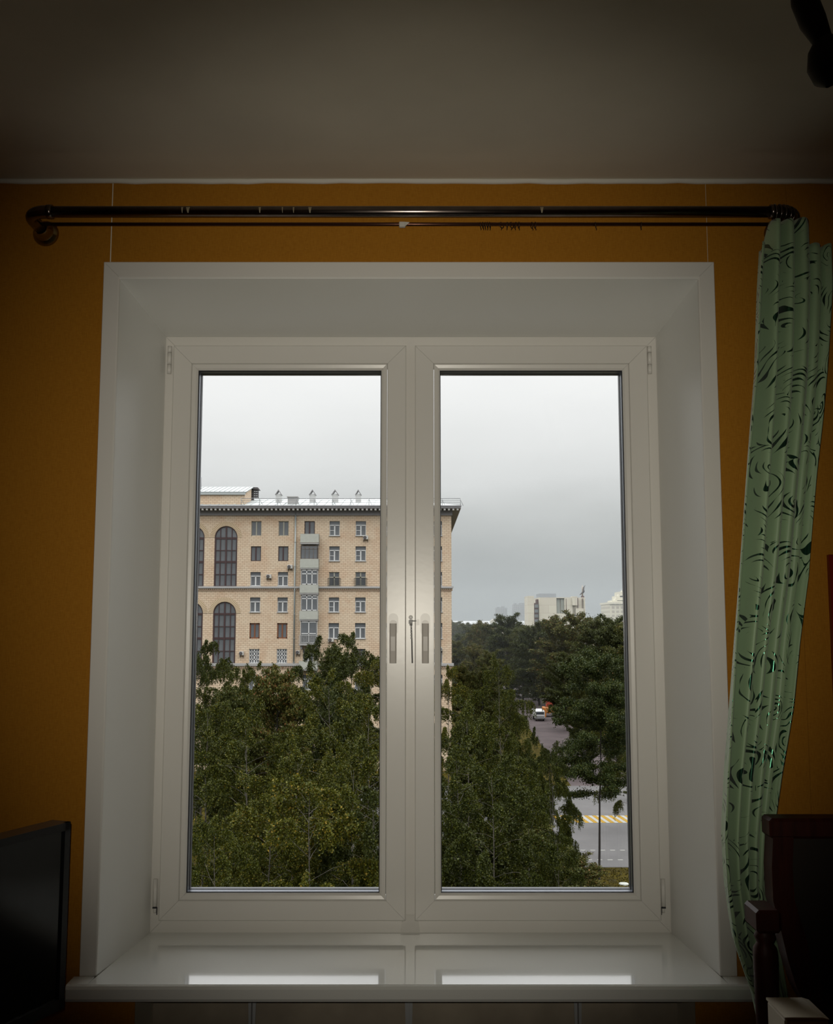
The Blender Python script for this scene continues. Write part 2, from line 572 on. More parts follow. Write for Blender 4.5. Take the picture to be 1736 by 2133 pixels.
for so, cx in ((sashes[0], -.0665), (sashes[1], .0250)):
    q = MB(); q.prism(stadium(cx, ZC - .028, ZC + .031, .0140, top_only=True), SY - .008, SY)
    q.build('handle_plate', plate_m, so)
    q = MB()
    q.prism(stadium(cx, ZC - .030, ZC + .0115, .0100, top_only=True), SY - .032, SY - .008)
    zz = [ZC + .002, ZC - .035, ZC - .075, ZC - .1095]
    pts = []
    r0 = [.0100, .0100, .0100, .0098]
    y0 = [SY - .036, SY - .042, SY - .040, SY - .036]
    for z, r, y in zip(zz, r0, y0):
        pts += [(cx - r, y + .012, z), (cx - r, y + .003, z), (cx - r * .6, y, z), (cx + r * .6, y, z), (cx + r, y + .003, z), (cx + r, y + .012, z)]
    fs = []
    for i in range(3):
        for k in range(6):
            fs.append((i * 6 + k, i * 6 + (k + 1) % 6, (i + 1) * 6 + (k + 1) % 6, (i + 1) * 6 + k))
    fs += [tuple(range(6)), tuple(range(18, 24))]
    q.faces(pts, fs)
    q.build('handle', handle_m, so)

for xh, si in ((-.7295, -1), (.6885, 1)):
    for zt, zb, low in ((ZC + .817, ZC + .733, False), (ZC - .707, ZC - .800, True)):
        q = MB()
        r = .0062
        cuts = [zt, zt - .020, zt - .056, zb] if not low else [zt, zb + .018]
        for i in range(len(cuts) - 1):
            q.tube([(xh, SY + .006, cuts[i] - .0006), (xh, SY + .006, cuts[i + 1] + .0006)], r, 12)
        if low:
            q.tube([(xh, SY + .010, zb + .016), (xh, SY + .010, zb)], .0045, 10)
        h = q.build('hinge', pvc, win)
        if low:
            q = MB(); q.box(xh - .006, xh + .006, SY + .003, SY + .009, zb + .013, zb + .0165)
            q.box(xh - si * .0065 - .001, xh - si * .0065 + .001, SY + .003, SY + .006, zb - .004, zb + .016)
            tag(q.build('pivot', gasket_m, h), 'dark hinge pivot')
# opening limiter hanging on the middle post
q = MB()
xm = -.0165
q.lathe((xm, YF - .001, ZC + .0195), (0, -1, 0), [(0, .006), (.006, .006), (.007, .0045), (.007, .0015), (.005, .0012)], 16)
lim = q.build('limiter', mat('white_screw_cap', (.88, .87, .85), rough=.3), win)
q = MB()
q.box(xm - .006, xm + .0035, YF - .012, YF - .002, ZC + .001, ZC + .011)
q.box(xm - .004, xm + .0050, YF - .014, YF - .010, ZC - .004, ZC + .013)
q.tube([(xm + .0045, YF - .013, ZC + .009), (xm + .016, SY - .004, ZC + .009)], .0014, 6)
for k in range(5):
    q.box(xm - .0010, xm + .0028, YF - .016, YF - .0125, ZC - .010 - k * .008, ZC - .0055 - k * .008)
q.tube([(xm + .001, YF - .0135, ZC + .002), (xm + .003, YF - .011, ZC - .045), (xm + .0045, YF - .009, ZC - .111)], [.0022, .0021, .0021], 8)
tag(q.build('limiter_comb', chrome_m, lim), 'grey metal limiter comb')
q = MB(); q.box(xm + .016, xm + .0245, SY - .006, SY, ZC - .003, ZC + .014)
q.build('limiter_catch', plate_m, lim)

# ------------------------------------------------------------------ curtain rod
RZ = ZC + 1.031
RY, TY = 2.468, 2.547
XA, XB = -.985, .958
rod = empty('curtain_rod', (-.985, YW, RZ), 'dark metal double curtain rod with bent ends across the wall above the window', 'curtain rod')
q = MB(); q.tube([(XA + .055, RY, RZ), (XB - .055, RY, RZ)], .0135, 20); q.build('front_tube', rod_m, rod)
q = MB(); q.tube([(XA + .004, TY, RZ - .001), (XB - .004, TY, RZ - .001)], .0046, 12); q.build('back_tube', thin_m, rod)
for X, si in ((XA, 1), (XB, -1)):
    q = MB()
    pts = [(X, YW - .01, RZ)]
    for k in range(9):
        a = PI / 2 * k / 8
        pts.append((X + si * .055 * (1 - math.cos(a)), RY + .055 * (1 - math.sin(a)), RZ))
    pts.append((X + si * .062, RY, RZ))
    q.tube(pts, .0155, 16)
    q.tube([(X + si * .056, RY, RZ), (X + si * .070, RY, RZ)], .0172, 16)
    q.build('elbow', rod_m, rod)
    q = MB()
    q.lathe((X, YW, RZ), (0, -1, 0), [(0, .034), (.004, .0345), (.010, .032), (.016, .026), (.022, .0225), (.03, .021), (.04, .0195), (.045, .017)], 28)
    q.build('wall_flange', brass_m, rod)
# worn spots on the tubes
for x, wd in ((382, 5), (394, 9), (543, 6), (590, 3), (613, 4), (647, 8), (1128, 8)):
    p = at(x, 441, RY)
    q = MB()
    a0, a1 = math.radians(150), math.radians(215)
    for k in range(4):
        aa, ab = a0 + (a1 - a0) * k / 4, a0 + (a1 - a0) * (k + 1) / 4
        rr = .01375
        f = lambda a, xx: (xx, RY + rr * math.cos(a), RZ + rr * math.sin(a))
        hw = wd * .00055 * (1 - .2 * k)
        q.poly([f(aa, p.x - hw), f(aa, p.x + hw), f(ab, p.x + hw * .8), f(ab, p.x - hw * .8)])
    tag(q.build('worn_patch', chip_m, rod), 'bare worn patch on the tube')
q = MB(); p = at(840, 468, TY)
q.bbox(p.x - .010, p.x + .006, TY - .0062, TY + .005, RZ - .0095, RZ + .004, .0012)
q.prism([(p.x + .006, RZ - .008), (p.x + .017, RZ + .002), (p.x + .006, RZ + .003)], TY - .006, TY - .0045)
tag(q.build('tape', tape_m, rod), 'pale strip of tape round the thin tube')

# clips on the thin tube
q = MB()
ring_pts = [(0, .0075 * math.cos(2 * PI * k / 14), .0075 * math.sin(2 * PI * k / 14) - .0025) for k in range(15)]
q.tube(ring_pts, .0011, 6, cap=False)
ring_me = q.mesh('curtain_clip', clip_m)
q = MB()
q.tube([(0, 0, -.0098), (.001, -.002, -.014), (0, -.003, -.0165)], .0011, 6)
hook_me = q.mesh('clip_hook', clip_m)
rnd = random.Random(7)
seen_ = {}
clips = [(1001, 0), (1006, 0), (1011, 0), (1016, 0), (1021, 0), (1045, 1), (1057, 1), (1066, 1), (1074, 1), (1081, 1), (1108, 2), (1115, 2), (1241, 3), (1336, 4)]
cl_lab = ['small dark ring, %s from left in the tight bunch on the thin tube',
          'small dark ring, %s from left in the loose twisted group on the thin tube',
          'small dark ring, %s from left of the pair on the thin tube',
          'lone dark ring on the thin tube, right of the pair',
          'lone dark ring on the thin tube nearest the green curtain']
for x, gk_ in clips:
    p = at(x, 467, TY)
    seen_[gk_] = seen_.get(gk_, 0) + 1
    lab_ = cl_lab[gk_] if gk_ > 2 else cl_lab[gk_] % ['first', 'second', 'third', 'fourth', 'fifth'][seen_[gk_] - 1]
    e = empty('curtain_ring', (p.x, TY, RZ - .001), lab_, 'curtain ring', ['rings bunched on the thin tube', 'rings in the loose group on the thin tube', 'pair of rings on the thin tube', None, None][gk_])
    rz = rnd.uniform(-.25, .25) if gk_ != 1 else rnd.uniform(-1.0, 1.0)
    e.rotation_euler = (0, rnd.uniform(-.12, .12), rz)
    for nm, me in (('ring', ring_me), ('hook', hook_me)):
        c = bpy.data.objects.new(nm, me); C.objects.link(c); c.parent = e
# big rings gathered on the right elbow, carrying the curtain
q = MB(); q.tube([(0, .0215 * math.cos(2 * PI * k / 20), .0215 * math.sin(2 * PI * k / 20) - .004) for k in range(21)], .0016, 6, cap=False)
big_me = q.mesh('big_ring', rod_m)
q = MB(); q.tube([(0, 0, -.0255), (0, -.003, -.034), (0, 0, -.040)], .0014, 6)
big_hook = q.mesh('big_hook', rod_m)
for k in range(9):
    a = PI / 2 * (k - .3) / 8.5
    px, py = XB - .055 * (1 - math.cos(PI / 2 - a)) , RY + .055 * (1 - math.sin(PI / 2 - a))
    e = empty('curtain_ring', (px, py, RZ), 'dark metal ring, %s from the wall on the right bend of the rod' % ['first', 'second', 'third', 'fourth', 'fifth', 'sixth', 'seventh', 'eighth', 'ninth'][8 - k], 'curtain ring', 'rings carrying the green curtain')
    e.rotation_euler = (0, rnd.uniform(-.1, .1), a + rnd.uniform(-.08, .08))
    for nm, me in (('ring', big_me), ('hook', big_hook)):
        c = bpy.data.objects.new(nm, me); C.objects.link(c); c.parent = e


# ------------------------------------------------------------------ green curtain
def curtain_mat():
    m = mat('green_satin', (.10, .185, .11), rough=.46)
    t = m.node_tree; b = t.nodes['Principled BSDF']
    b.inputs['Sheen Weight'].default_value = .3
    uv = t.nodes.new('ShaderNodeUVMap'); uv.uv_map = 'UVMap'
    nd = t.nodes.new('ShaderNodeTexNoise'); nd.inputs['Scale'].default_value = 9; nd.inputs['Detail'].default_value = 1
    t.links.new(uv.outputs[0], nd.inputs['Vector'])
    vm = t.nodes.new('ShaderNodeVectorMath'); vm.operation = 'MULTIPLY_ADD'
    vm.inputs[1].default_value = (.10, .10, 0); t.links.new(nd.outputs['Color'], vm.inputs[0]); t.links.new(uv.outputs[0], vm.inputs[2])
    vo = t.nodes.new('ShaderNodeTexVoronoi'); vo.voronoi_dimensions = '2D'; vo.inputs['Scale'].default_value = 7.5
    t.links.new(vm.outputs[0], vo.inputs['Vector'])
    df = t.nodes.new('ShaderNodeVectorMath'); df.operation = 'SUBTRACT'
    t.links.new(vm.outputs[0], df.inputs[0]); t.links.new(vo.outputs['Position'], df.inputs[1])
    sx = t.nodes.new('ShaderNodeSeparateXYZ'); t.links.new(df.outputs[0], sx.inputs[0])
    an = t.nodes.new('ShaderNodeMath'); an.operation = 'ARCTAN2'
    t.links.new(sx.outputs['Y'], an.inputs[0]); t.links.new(sx.outputs['X'], an.inputs[1])
    an2 = t.nodes.new('ShaderNodeMath'); an2.operation = 'MULTIPLY'; an2.inputs[1].default_value = 2 / (2 * PI)
    t.links.new(an.outputs[0], an2.inputs[0])
    ln = t.nodes.new('ShaderNodeVectorMath'); ln.operation = 'LENGTH'; t.links.new(df.outputs[0], ln.inputs[0])
    sa = t.nodes.new('ShaderNodeMath'); sa.operation = 'MULTIPLY_ADD'; sa.inputs[1].default_value = 70
    t.links.new(ln.outputs['Value'], sa.inputs[0]); t.links.new(an2.outputs[0], sa.inputs[2])
    fr = t.nodes.new('ShaderNodeMath'); fr.operation = 'FRACT'; t.links.new(sa.outputs[0], fr.inputs[0])
    n2 = t.nodes.new('ShaderNodeTexNoise'); n2.inputs['Scale'].default_value = 19; n2.inputs['Detail'].default_value = 1
    t.links.new(uv.outputs[0], n2.inputs['Vector'])
    mr = t.nodes.new('ShaderNodeMapRange'); mr.inputs['From Min'].default_value = .47; mr.inputs['From Max'].default_value = .70
    mr.inputs['To Min'].default_value = .0; mr.inputs['To Max'].default_value = .55
    t.links.new(n2.outputs['Fac'], mr.inputs[0])
    lt = t.nodes.new('ShaderNodeMath'); lt.operation = 'LESS_THAN'
    t.links.new(fr.outputs[0], lt.inputs[0]); t.links.new(mr.outputs[0], lt.inputs[1])
    mx = t.nodes.new('ShaderNodeMix'); mx.data_type = 'RGBA'
    mx.inputs[6].default_value = (.31, .45, .26, 1); mx.inputs[7].default_value = (.04, .14, .085, 1)
    t.links.new(lt.outputs[0], mx.inputs[0]); t.links.new(mx.outputs[2], b.inputs['Base Color'])
    m1 = t.nodes.new('ShaderNodeMath'); m1.operation = 'MULTIPLY'; m1.inputs[1].default_value = .9
    t.links.new(lt.outputs[0], m1.inputs[0]); t.links.new(m1.outputs[0], b.inputs['Metallic'])
    m2 = t.nodes.new('ShaderNodeMapRange'); m2.inputs['To Min'].default_value = .5; m2.inputs['To Max'].default_value = .2
    t.links.new(lt.outputs[0], m2.inputs[0]); t.links.new(m2.outputs[0], b.inputs['Roughness'])
    return m


cur_L = [(440, 1578), (515, 1577), (600, 1573), (700, 1571), (775, 1569), (880, 1560), (985, 1551), (1112, 1540), (1200, 1532), (1334, 1521), (1473, 1511), (1611, 1503), (1740, 1500), (1842, 1508), (1957, 1524), (2026, 1548), (2073, 1566), (2133, 1578), (2260, 1585)]
cur_R = [(440, 1724), (515, 1726), (600, 1729), (700, 1724), (775, 1720), (880, 1712), (985, 1701), (1112, 1691), (1200, 1684), (1334, 1664), (1473, 1648), (1611, 1623), (1703, 1610), (1750, 1604), (1842, 1597), (1900, 1604), (1957, 1618), (2026, 1632), (2073, 1640), (2133, 1652), (2260, 1660)]
ip = lambda tb, y: float(np.interp(y, [a for a, _ in tb], [c for _, c in tb]))
NU, NV = 150, 150
vv = []; uvs = []
for j in range(NV + 1):
    for i in range(NU + 1):
        u = i / NU
        side = min(1, max(0, (abs(u - .45) - .26) / .03))
        yt = 464 + 52 * (side * side * (3 - 2 * side)) + 3 * math.sin(u * 31)
        y = yt + (2255 - yt) * (j / NV)
        Lx, Rx = ip(cur_L, y), ip(cur_R, y)
        # folds: deep on the left two thirds, a flatter flap on the right that narrows downwards
        wv = 2 * PI * 5.2 * (u ** 1.15) + .6 * math.sin(j / NV * 5 + u * 3)
        flat = 1 - .65 * min(1, max(0, (u - .70) / .15))
        amp = .034 * flat
        xs = u + .055 * math.sin(wv + .9) * flat * (u * (1 - u) * 4) ** .4
        xs = min(1, max(0, xs))
        Y0 = 2.452 - .03 * min(1, max(0, (y - 500) / 900))
        p = at(Lx + (Rx - Lx) * xs, y, Y0)
        sharp = math.cos(wv)
        vv.append((p.x, Y0 - amp * (sharp + .25 * math.cos(2 * wv + u * 4)) + .01 * math.sin(j / NV * 9 + u * 5), p.z))
        uvs.append((u * .52, p.z))
ff = []
for j in range(NV):
    for i in range(NU):
        a = j * (NU + 1) + i
        ff.append((a, a + 1, a + NU + 2, a + NU + 1))
me = bpy.data.meshes.new('curtain')
me.from_pydata(vv, [], ff)
ul = me.uv_layers.new(name='UVMap')
for lp in me.loops:
    ul.data[lp.index].uv = uvs[lp.vertex_index]
me.materials.append(curtain_mat())
me.polygons.foreach_set('use_smooth', [True] * len(me.polygons))
cur = link('curtain', me)
md = cur.modifiers.new('thickness', 'SOLIDIFY'); md.thickness = .0016
tag(cur, 'green satin curtain with glossy swirls gathered at the right end of the rod', 'curtain')

# ------------------------------------------------------------------ furniture at the edges of the frame
# television on the left, seen almost edge-on
e = empty('television', (-.80, 2.03, .80), 'black flat television at the left edge of the frame, screen turned to the room', 'television')
p0 = Vector((-.7306, 2.205)); d = Vector((-.387, -.922)); nrm = Vector((.922, -.387))
def tvbox(mb, s0, s1, z0, z1, n0, n1):
    c = []
    for z in (z0, z1):
        for s_, n_ in ((s0, n0), (s1, n0), (s1, n1), (s0, n1)):
            q_ = p0 + d * s_ + nrm * n_
            c.append((q_.x, q_.y, z))
    mb.faces(c, [(0, 1, 2, 3), (4, 5, 6, 7), (0, 1, 5, 4), (1, 2, 6, 5), (2, 3, 7, 6), (3, 0, 4, 7)])
zt, zb = ZC - .4125, ZC - .787
q = MB(); tvbox(q, 0, .66, zb, zt, -.045, -.004)
for a in ((0, .66, zt - .016, zt), (0, .66, zb, zb + .022), (0, .016, zb, zt), (.644, .66, zb, zt)):
    tvbox(q, *a, -.004, .004)
q.build('bezel', black_m, e)
q = MB(); tvbox(q, .016, .644, zb + .022, zt - .016, -.0041, -.001); q.build('screen', screen_m, e)
q = MB(); tvbox(q, .30, .36, .80, zb + .05, -.05, -.03); tvbox(q, .18, .48, .785, .80, -.12, .06); q.build('stand', black_m, e)
e = empty('cabinet', (-1.25, 1.9, 0), 'low dark wooden cabinet under the television', 'cabinet')
q = MB(); q.bbox(-1.45, -.72, 1.55, 2.22, .06, .785, .006); q.build('body', wood_m, e)
for y0, y1 in ((1.57, 1.88), (1.89, 2.20)):
    q = MB(); q.bbox(-.72, -.70, y0, y1, .08, .76, .003); dd = q.build('door', wood_m, e)
    q = MB(); q.lathe((-.70, (y1 - .03) if y0 < 1.6 else (y0 + .03), .45), (1, 0, 0), [(0, .006), (.012, .006), (.016, .012), (.024, .011), (.027, .001)], 12); q.build('knob', brass_m, dd)
for x in (-1.42, -.77):
    for y in (1.58, 2.17):
        q = MB(); q.box(x, x + .04, y, y + .03, 0, .06); q.build('leg', wood_m, e)

# high-backed wooden chair on the right, in front of the curtain's tail
YA = 2.27
P = lambda x, y, Y=YA: at(x, y, Y)
ch = empty('armchair', (1.0, YA, 0), 'dark red wooden high-backed chair with a brown padded back at the right edge', 'chair')
a = P(1606, 1700); bt = P(1606, 1742)
q = MB(); q.bbox(a.x - .012, 1.34, YA - .03, YA + .03, bt.z, a.z, .006); q.build('top_rail', wood_m, ch)
pts = [P(1606, 1735), P(1603, 1800), P(1606, 1870), P(1622, 1930), P(1636, 1990), P(1655, 2050), P(1684, 2100), P(1712, 2160)]
hw = [.020, .020, .021, .022, .023, .026, .030, .034]
pv = []
for p, h in zip(pts, hw):
    pv += [(p.x - .004, YA - .028, p.z), (p.x + 2 * h, YA - .028, p.z), (p.x + 2 * h, YA + .024, p.z), (p.x - .004, YA + .024, p.z)]
q = MB(); fs = []
for i in range(len(pts) - 1):
    for k in range(4):
        fs.append((i * 4 + k, i * 4 + (k + 1) % 4, i * 4 + 4 + (k + 1) % 4, i * 4 + 4 + k))
fs += [(0, 1, 2, 3), tuple(range(len(pv) - 4, len(pv)))]
q.faces(pv, fs); q.build('side_stile', wood_m, ch)
q = MB(); q.faces([(pts[0].x + .03, YA - .012, bt.z + .005), (1.30, YA - .012, bt.z + .005), (1.30, YA - .012, .44), (pts[-1].x + .05, YA - .012, .44), (pts[5].x + .03, YA - .012, pts[5].z), (pts[3].x + .03, YA - .012, pts[3].z),
                   (pts[0].x + .03, YA + .014, bt.z + .005), (1.30, YA + .014, bt.z + .005), (1.30, YA + .014, .44), (pts[-1].x + .05, YA + .014, .44), (pts[5].x + .03, YA + .014, pts[5].z), (pts[3].x + .03, YA + .014, pts[3].z)],
                  [(0, 1, 2, 3, 4, 5), (6, 7, 8, 9, 10, 11)] + [(k, (k + 1) % 6, (k + 1) % 6 + 6, k + 6) for k in range(6)])
tag(q.build('back_panel', uph_m, ch), 'dark brown padded back')
YP = 2.16
pc = at(1592, 1905, YP)
q = MB(); q.bbox(pc.x - .024, pc.x + .026, YP - .03, YP + .055, at(1592, 1937, YP).z, at(1592, 1889, YP).z, .006); q.build('arm', wood_m, ch)
zt = at(1592, 1937, YP).z
q = MB()
q.lathe((pc.x, YP, zt), (0, 0, -1), [(0, .016), (.012, .022), (.024, .016), (.034, .023), (.05, .0245), (.16, .023), (.22, .021), (.25, .026), (.28, .02), (zt - .42, .022), (zt - .40, .03), (zt - .02, .022), (zt, .018)], 16)
q.build('arm_post', wood_m, ch)
q = MB(); q.bbox(pc.x - .02, 1.33, YA - .5, YA + .02, .38, .45, .01); tag(q.build('seat', uph_m, ch), 'dark padded seat')
for x, y in ((1.29, YA), (1.29, YA - .46), (pc.x + .01, YA - .46), (pc.x + .06, YA)):
    q = MB(); q.bbox(x - .02, x + .02, y - .02, y + .02, 0, .385, .003); q.build('leg', wood_m, ch)
# pale box standing on the seat
pb = at(1624, 2106, 2.05)
e = empty('box', (pb.x + .04, 2.05, .45), 'small cream cardboard box on the chair seat at the bottom right corner', 'box')
q = MB(); q.bbox(pb.x, pb.x + .083, 2.02, 2.12, .45, pb.z - .004, .004); q.build('carton', cream_m, e)
q = MB(); q.faces([(pb.x - .001, 2.018, pb.z - .004), (pb.x + .084, 2.018, pb.z - .004), (pb.x + .084, 2.122, pb.z - .004), (pb.x - .001, 2.122, pb.z - .004), (pb.x - .001, 2.018, pb.z), (pb.x + .070, 2.018, pb.z), (pb.x + .070, 2.122, pb.z), (pb.x - .001, 2.122, pb.z)],
                   [(0, 1, 2, 3), (4, 5, 6, 7), (0, 1, 5, 4), (1, 2, 6, 5), (2, 3, 7, 6), (3, 0, 4, 7)]); q.build('lid', cream_m, e)
# picture on the wall at the very right
pf = at(1722, 1156, YW)
e = empty('picture_frame', (pf.x + .2, YW, pf.z - .3), 'picture in a dark red frame with a bright metal edge on the wall at right', 'picture frame')
x0, x1, z1, z0 = pf.x, pf.x + .42, pf.z, pf.z - .56
q = MB(); q.ring(x0, x1, z0, z1, [(0, YW - .002), (0, YW - .018), (.004, YW - .022), (.009, YW - .022), (.010, YW - .002)]); q.build('frame', mat('red_frame', (.16, .012, .010), rough=.25), e)
q = MB(); q.ring(x0, x1, z0, z1, [(.0102, YW - .004), (.0102, YW - .023), (.0115, YW - .026), (.0150, YW - .024), (.0150, YW - .004)])
tag(q.build('inner_edge', mat('bright_edge', (.7, .66, .60), rough=.22, metal=1.0), e), 'bright metal inner edge')
q = MB(); q.box(x0 + .015, x1 - .015, YW - .012, YW - .002, z0 + .015, z1 - .015); q.build('picture', mat('picture_print', (.25, .06, .10), rough=.2, noise=.5, nscale=6), e)

# lamp hanging from the ceiling, one arm just in the frame at the top right
YL = 1.45
e = empty('ceiling_lamp', (1.05, YL, CEIL), 'dark ceiling lamp arm cut off by the top right corner', 'lamp')
lm = mat('dark_lamp_metal', (.012, .009, .006), rough=.7)
h0, h1, h2, h3 = at(1652, -60, YL), at(1676, 0, YL), at(1694, 45, YL), at(1716, 88, YL)
q = MB(); q.tube([Vector((.85, YL, CEIL)), Vector((.85, YL, CEIL - .10))], .02, 12)
q.lathe((.85, YL, CEIL), (0, 0, -1), [(0, .06), (.02, .058), (.03, .03), (.035, .02)], 20); q.build('ceiling_rose', lm, e)
sm_pts = [Vector((.85, YL, CEIL - .10)), Vector((.80, YL, h0.z + .01)), h0 * .55 + h1 * .45, h1, h2, h3]
sm_pts = [Vector((.85, YL, CEIL - .10)), h0, h1, h2, h3]
q = MB(); q.tube(sm_pts, [.016, .020, .020, .020, .014], 14); q.build('arm', lm, e)
hh = at(1722, 122, YL)
q = MB(); q.lathe(hh + Vector((0, 0, .040)), (0, 0, -1), [(0, .004), (.01, .016), (.03, .026), (.055, .028), (.075, .020), (.085, .003)], 20); q.build('shade', lm, e)

# ================================================================== outdoors
ZG = -16.45                      # street level, six floors down
EX = .49                         # outdoor colours are set for this much of full reflectance


def xmat(name, col, **k):
    return mat(name, tuple(c * EX for c in col), **k)


def xbrick(name, c1, c2, mo, *a, **k):
    f = lambda c: tuple(v * EX for v in c)
    return brick_mat(name, f(c1), f(c2), f(mo), *a, **k)



def leaf_mat(name, stops_, trans=.15):
    m = bpy.data.materials.new(name)
    m.use_nodes = True
    t = m.node_tree; b = t.nodes['Principled BSDF']
    b.inputs['Roughness'].default_value = .6
    b.inputs['Specular IOR Level'].default_value = .15
    a = t.nodes.new('ShaderNodeAttribute'); a.attribute_name = 'tint'
    oi = t.nodes.new('ShaderNodeObjectInfo')
    sb = t.nodes.new('ShaderNodeMath'); sb.operation = 'MULTIPLY_ADD'; sb.inputs[1].default_value = .55; sb.inputs[2].default_value = -.30
    ad = t.nodes.new('ShaderNodeMath'); ad.operation = 'ADD'
    t.links.new(oi.outputs['Random'], sb.inputs[0]); t.links.new(sb.outputs[0], ad.inputs[0]); t.links.new(a.outputs['Fac'], ad.inputs[1])
    r = t.nodes.new('ShaderNodeValToRGB')
    while len(r.color_ramp.elements) < len(stops_): r.color_ramp.elements.new(.5)
    for e_, (p, c) in zip(r.color_ramp.elements, stops_):
        e_.position = p; e_.color = (*[v * EX for v in c], 1)
    t.links.new(ad.outputs[0], r.inputs[0]); t.links.new(r.outputs[0], b.inputs['Base Color'])
    tl = t.nodes.new('ShaderNodeBsdfTranslucent')
    t.links.new(r.outputs[0], tl.inputs['Color'])
    mx = t.nodes.new('ShaderNodeMixShader'); mx.inputs[0].default_value = trans
    t.links.new(b.outputs[0], mx.inputs[1]); t.links.new(tl.outputs[0], mx.inputs[2])
    t.links.new(mx.outputs[0], t.nodes['Material Output'].inputs[0])
    return m


birch_leaf = leaf_mat('birch_leaves', [(0, (.026, .036, .003)), (.45, (.058, .070, .004)), (.8, (.128, .126, .007)), (.97, (.19, .15, .012)), (1, (.32, .21, .02))])
dark_leaf = leaf_mat('dark_leaves', [(0, (.022, .036, .007)), (.5, (.048, .068, .010)), (.85, (.10, .105, .015)), (1, (.15, .09, .02))])
lime_leaf = leaf_mat('linden_leaves', [(0, (.035, .046, .009)), (.5, (.075, .088, .014)), (.85, (.15, .125, .022)), (1, (.22, .09, .03))])
bark_w = xmat('birch_bark', (.11, .095, .075), rough=.95, noise=.8, nscale=2.2, stretch=(1, 1, 2))
bark_d = xmat('dark_bark', (.022, .016, .012), rough=.95, noise=.3, nscale=4)


def leaf_mesh(name, cen, size, m, rs, up=.35):
    """one quad per leaf; cen (N,3); size (N,)"""
    N = len(cen)
    nv = rs.normal(size=(N, 3)); nv[:, 2] = nv[:, 2] * .8 + up
    nv /= np.linalg.norm(nv, axis=1)[:, None]
    a = np.cross(nv, rs.normal(size=(N, 3))); a /= np.linalg.norm(a, axis=1)[:, None] + 1e-9
    b = np.cross(nv, a)
    s_ = size[:, None]
    V = np.empty((N, 4, 3), dtype=np.float32)
    V[:, 0] = cen - a * s_ * .62
    V[:, 1] = cen + b * s_ * .40 + nv * s_ * .06
    V[:, 2] = cen + a * s_ * .62
    V[:, 3] = cen - b * s_ * .40 + nv * s_ * .06
    me = bpy.data.meshes.new(name)
    me.vertices.add(N * 4); me.vertices.foreach_set('co', V.reshape(-1))
    me.loops.add(N * 4); me.loops.foreach_set('vertex_index', np.arange(N * 4, dtype=np.int32))
    me.polygons.add(N); me.polygons.foreach_set('loop_start', np.arange(0, N * 4, 4, dtype=np.int32))
    at_ = me.attributes.new('tint', 'FLOAT', 'FACE')
    at_.data.foreach_set('value', np.clip(rs.normal(.45, .20, N) , .0, 1).astype(np.float32))
    me.materials.append(m)
    me.update(calc_edges=True)
    return me


def tube_np(mb, pts, r, n=6):
    mb.tube([Vector(p) for p in pts], r, n, cap=False)


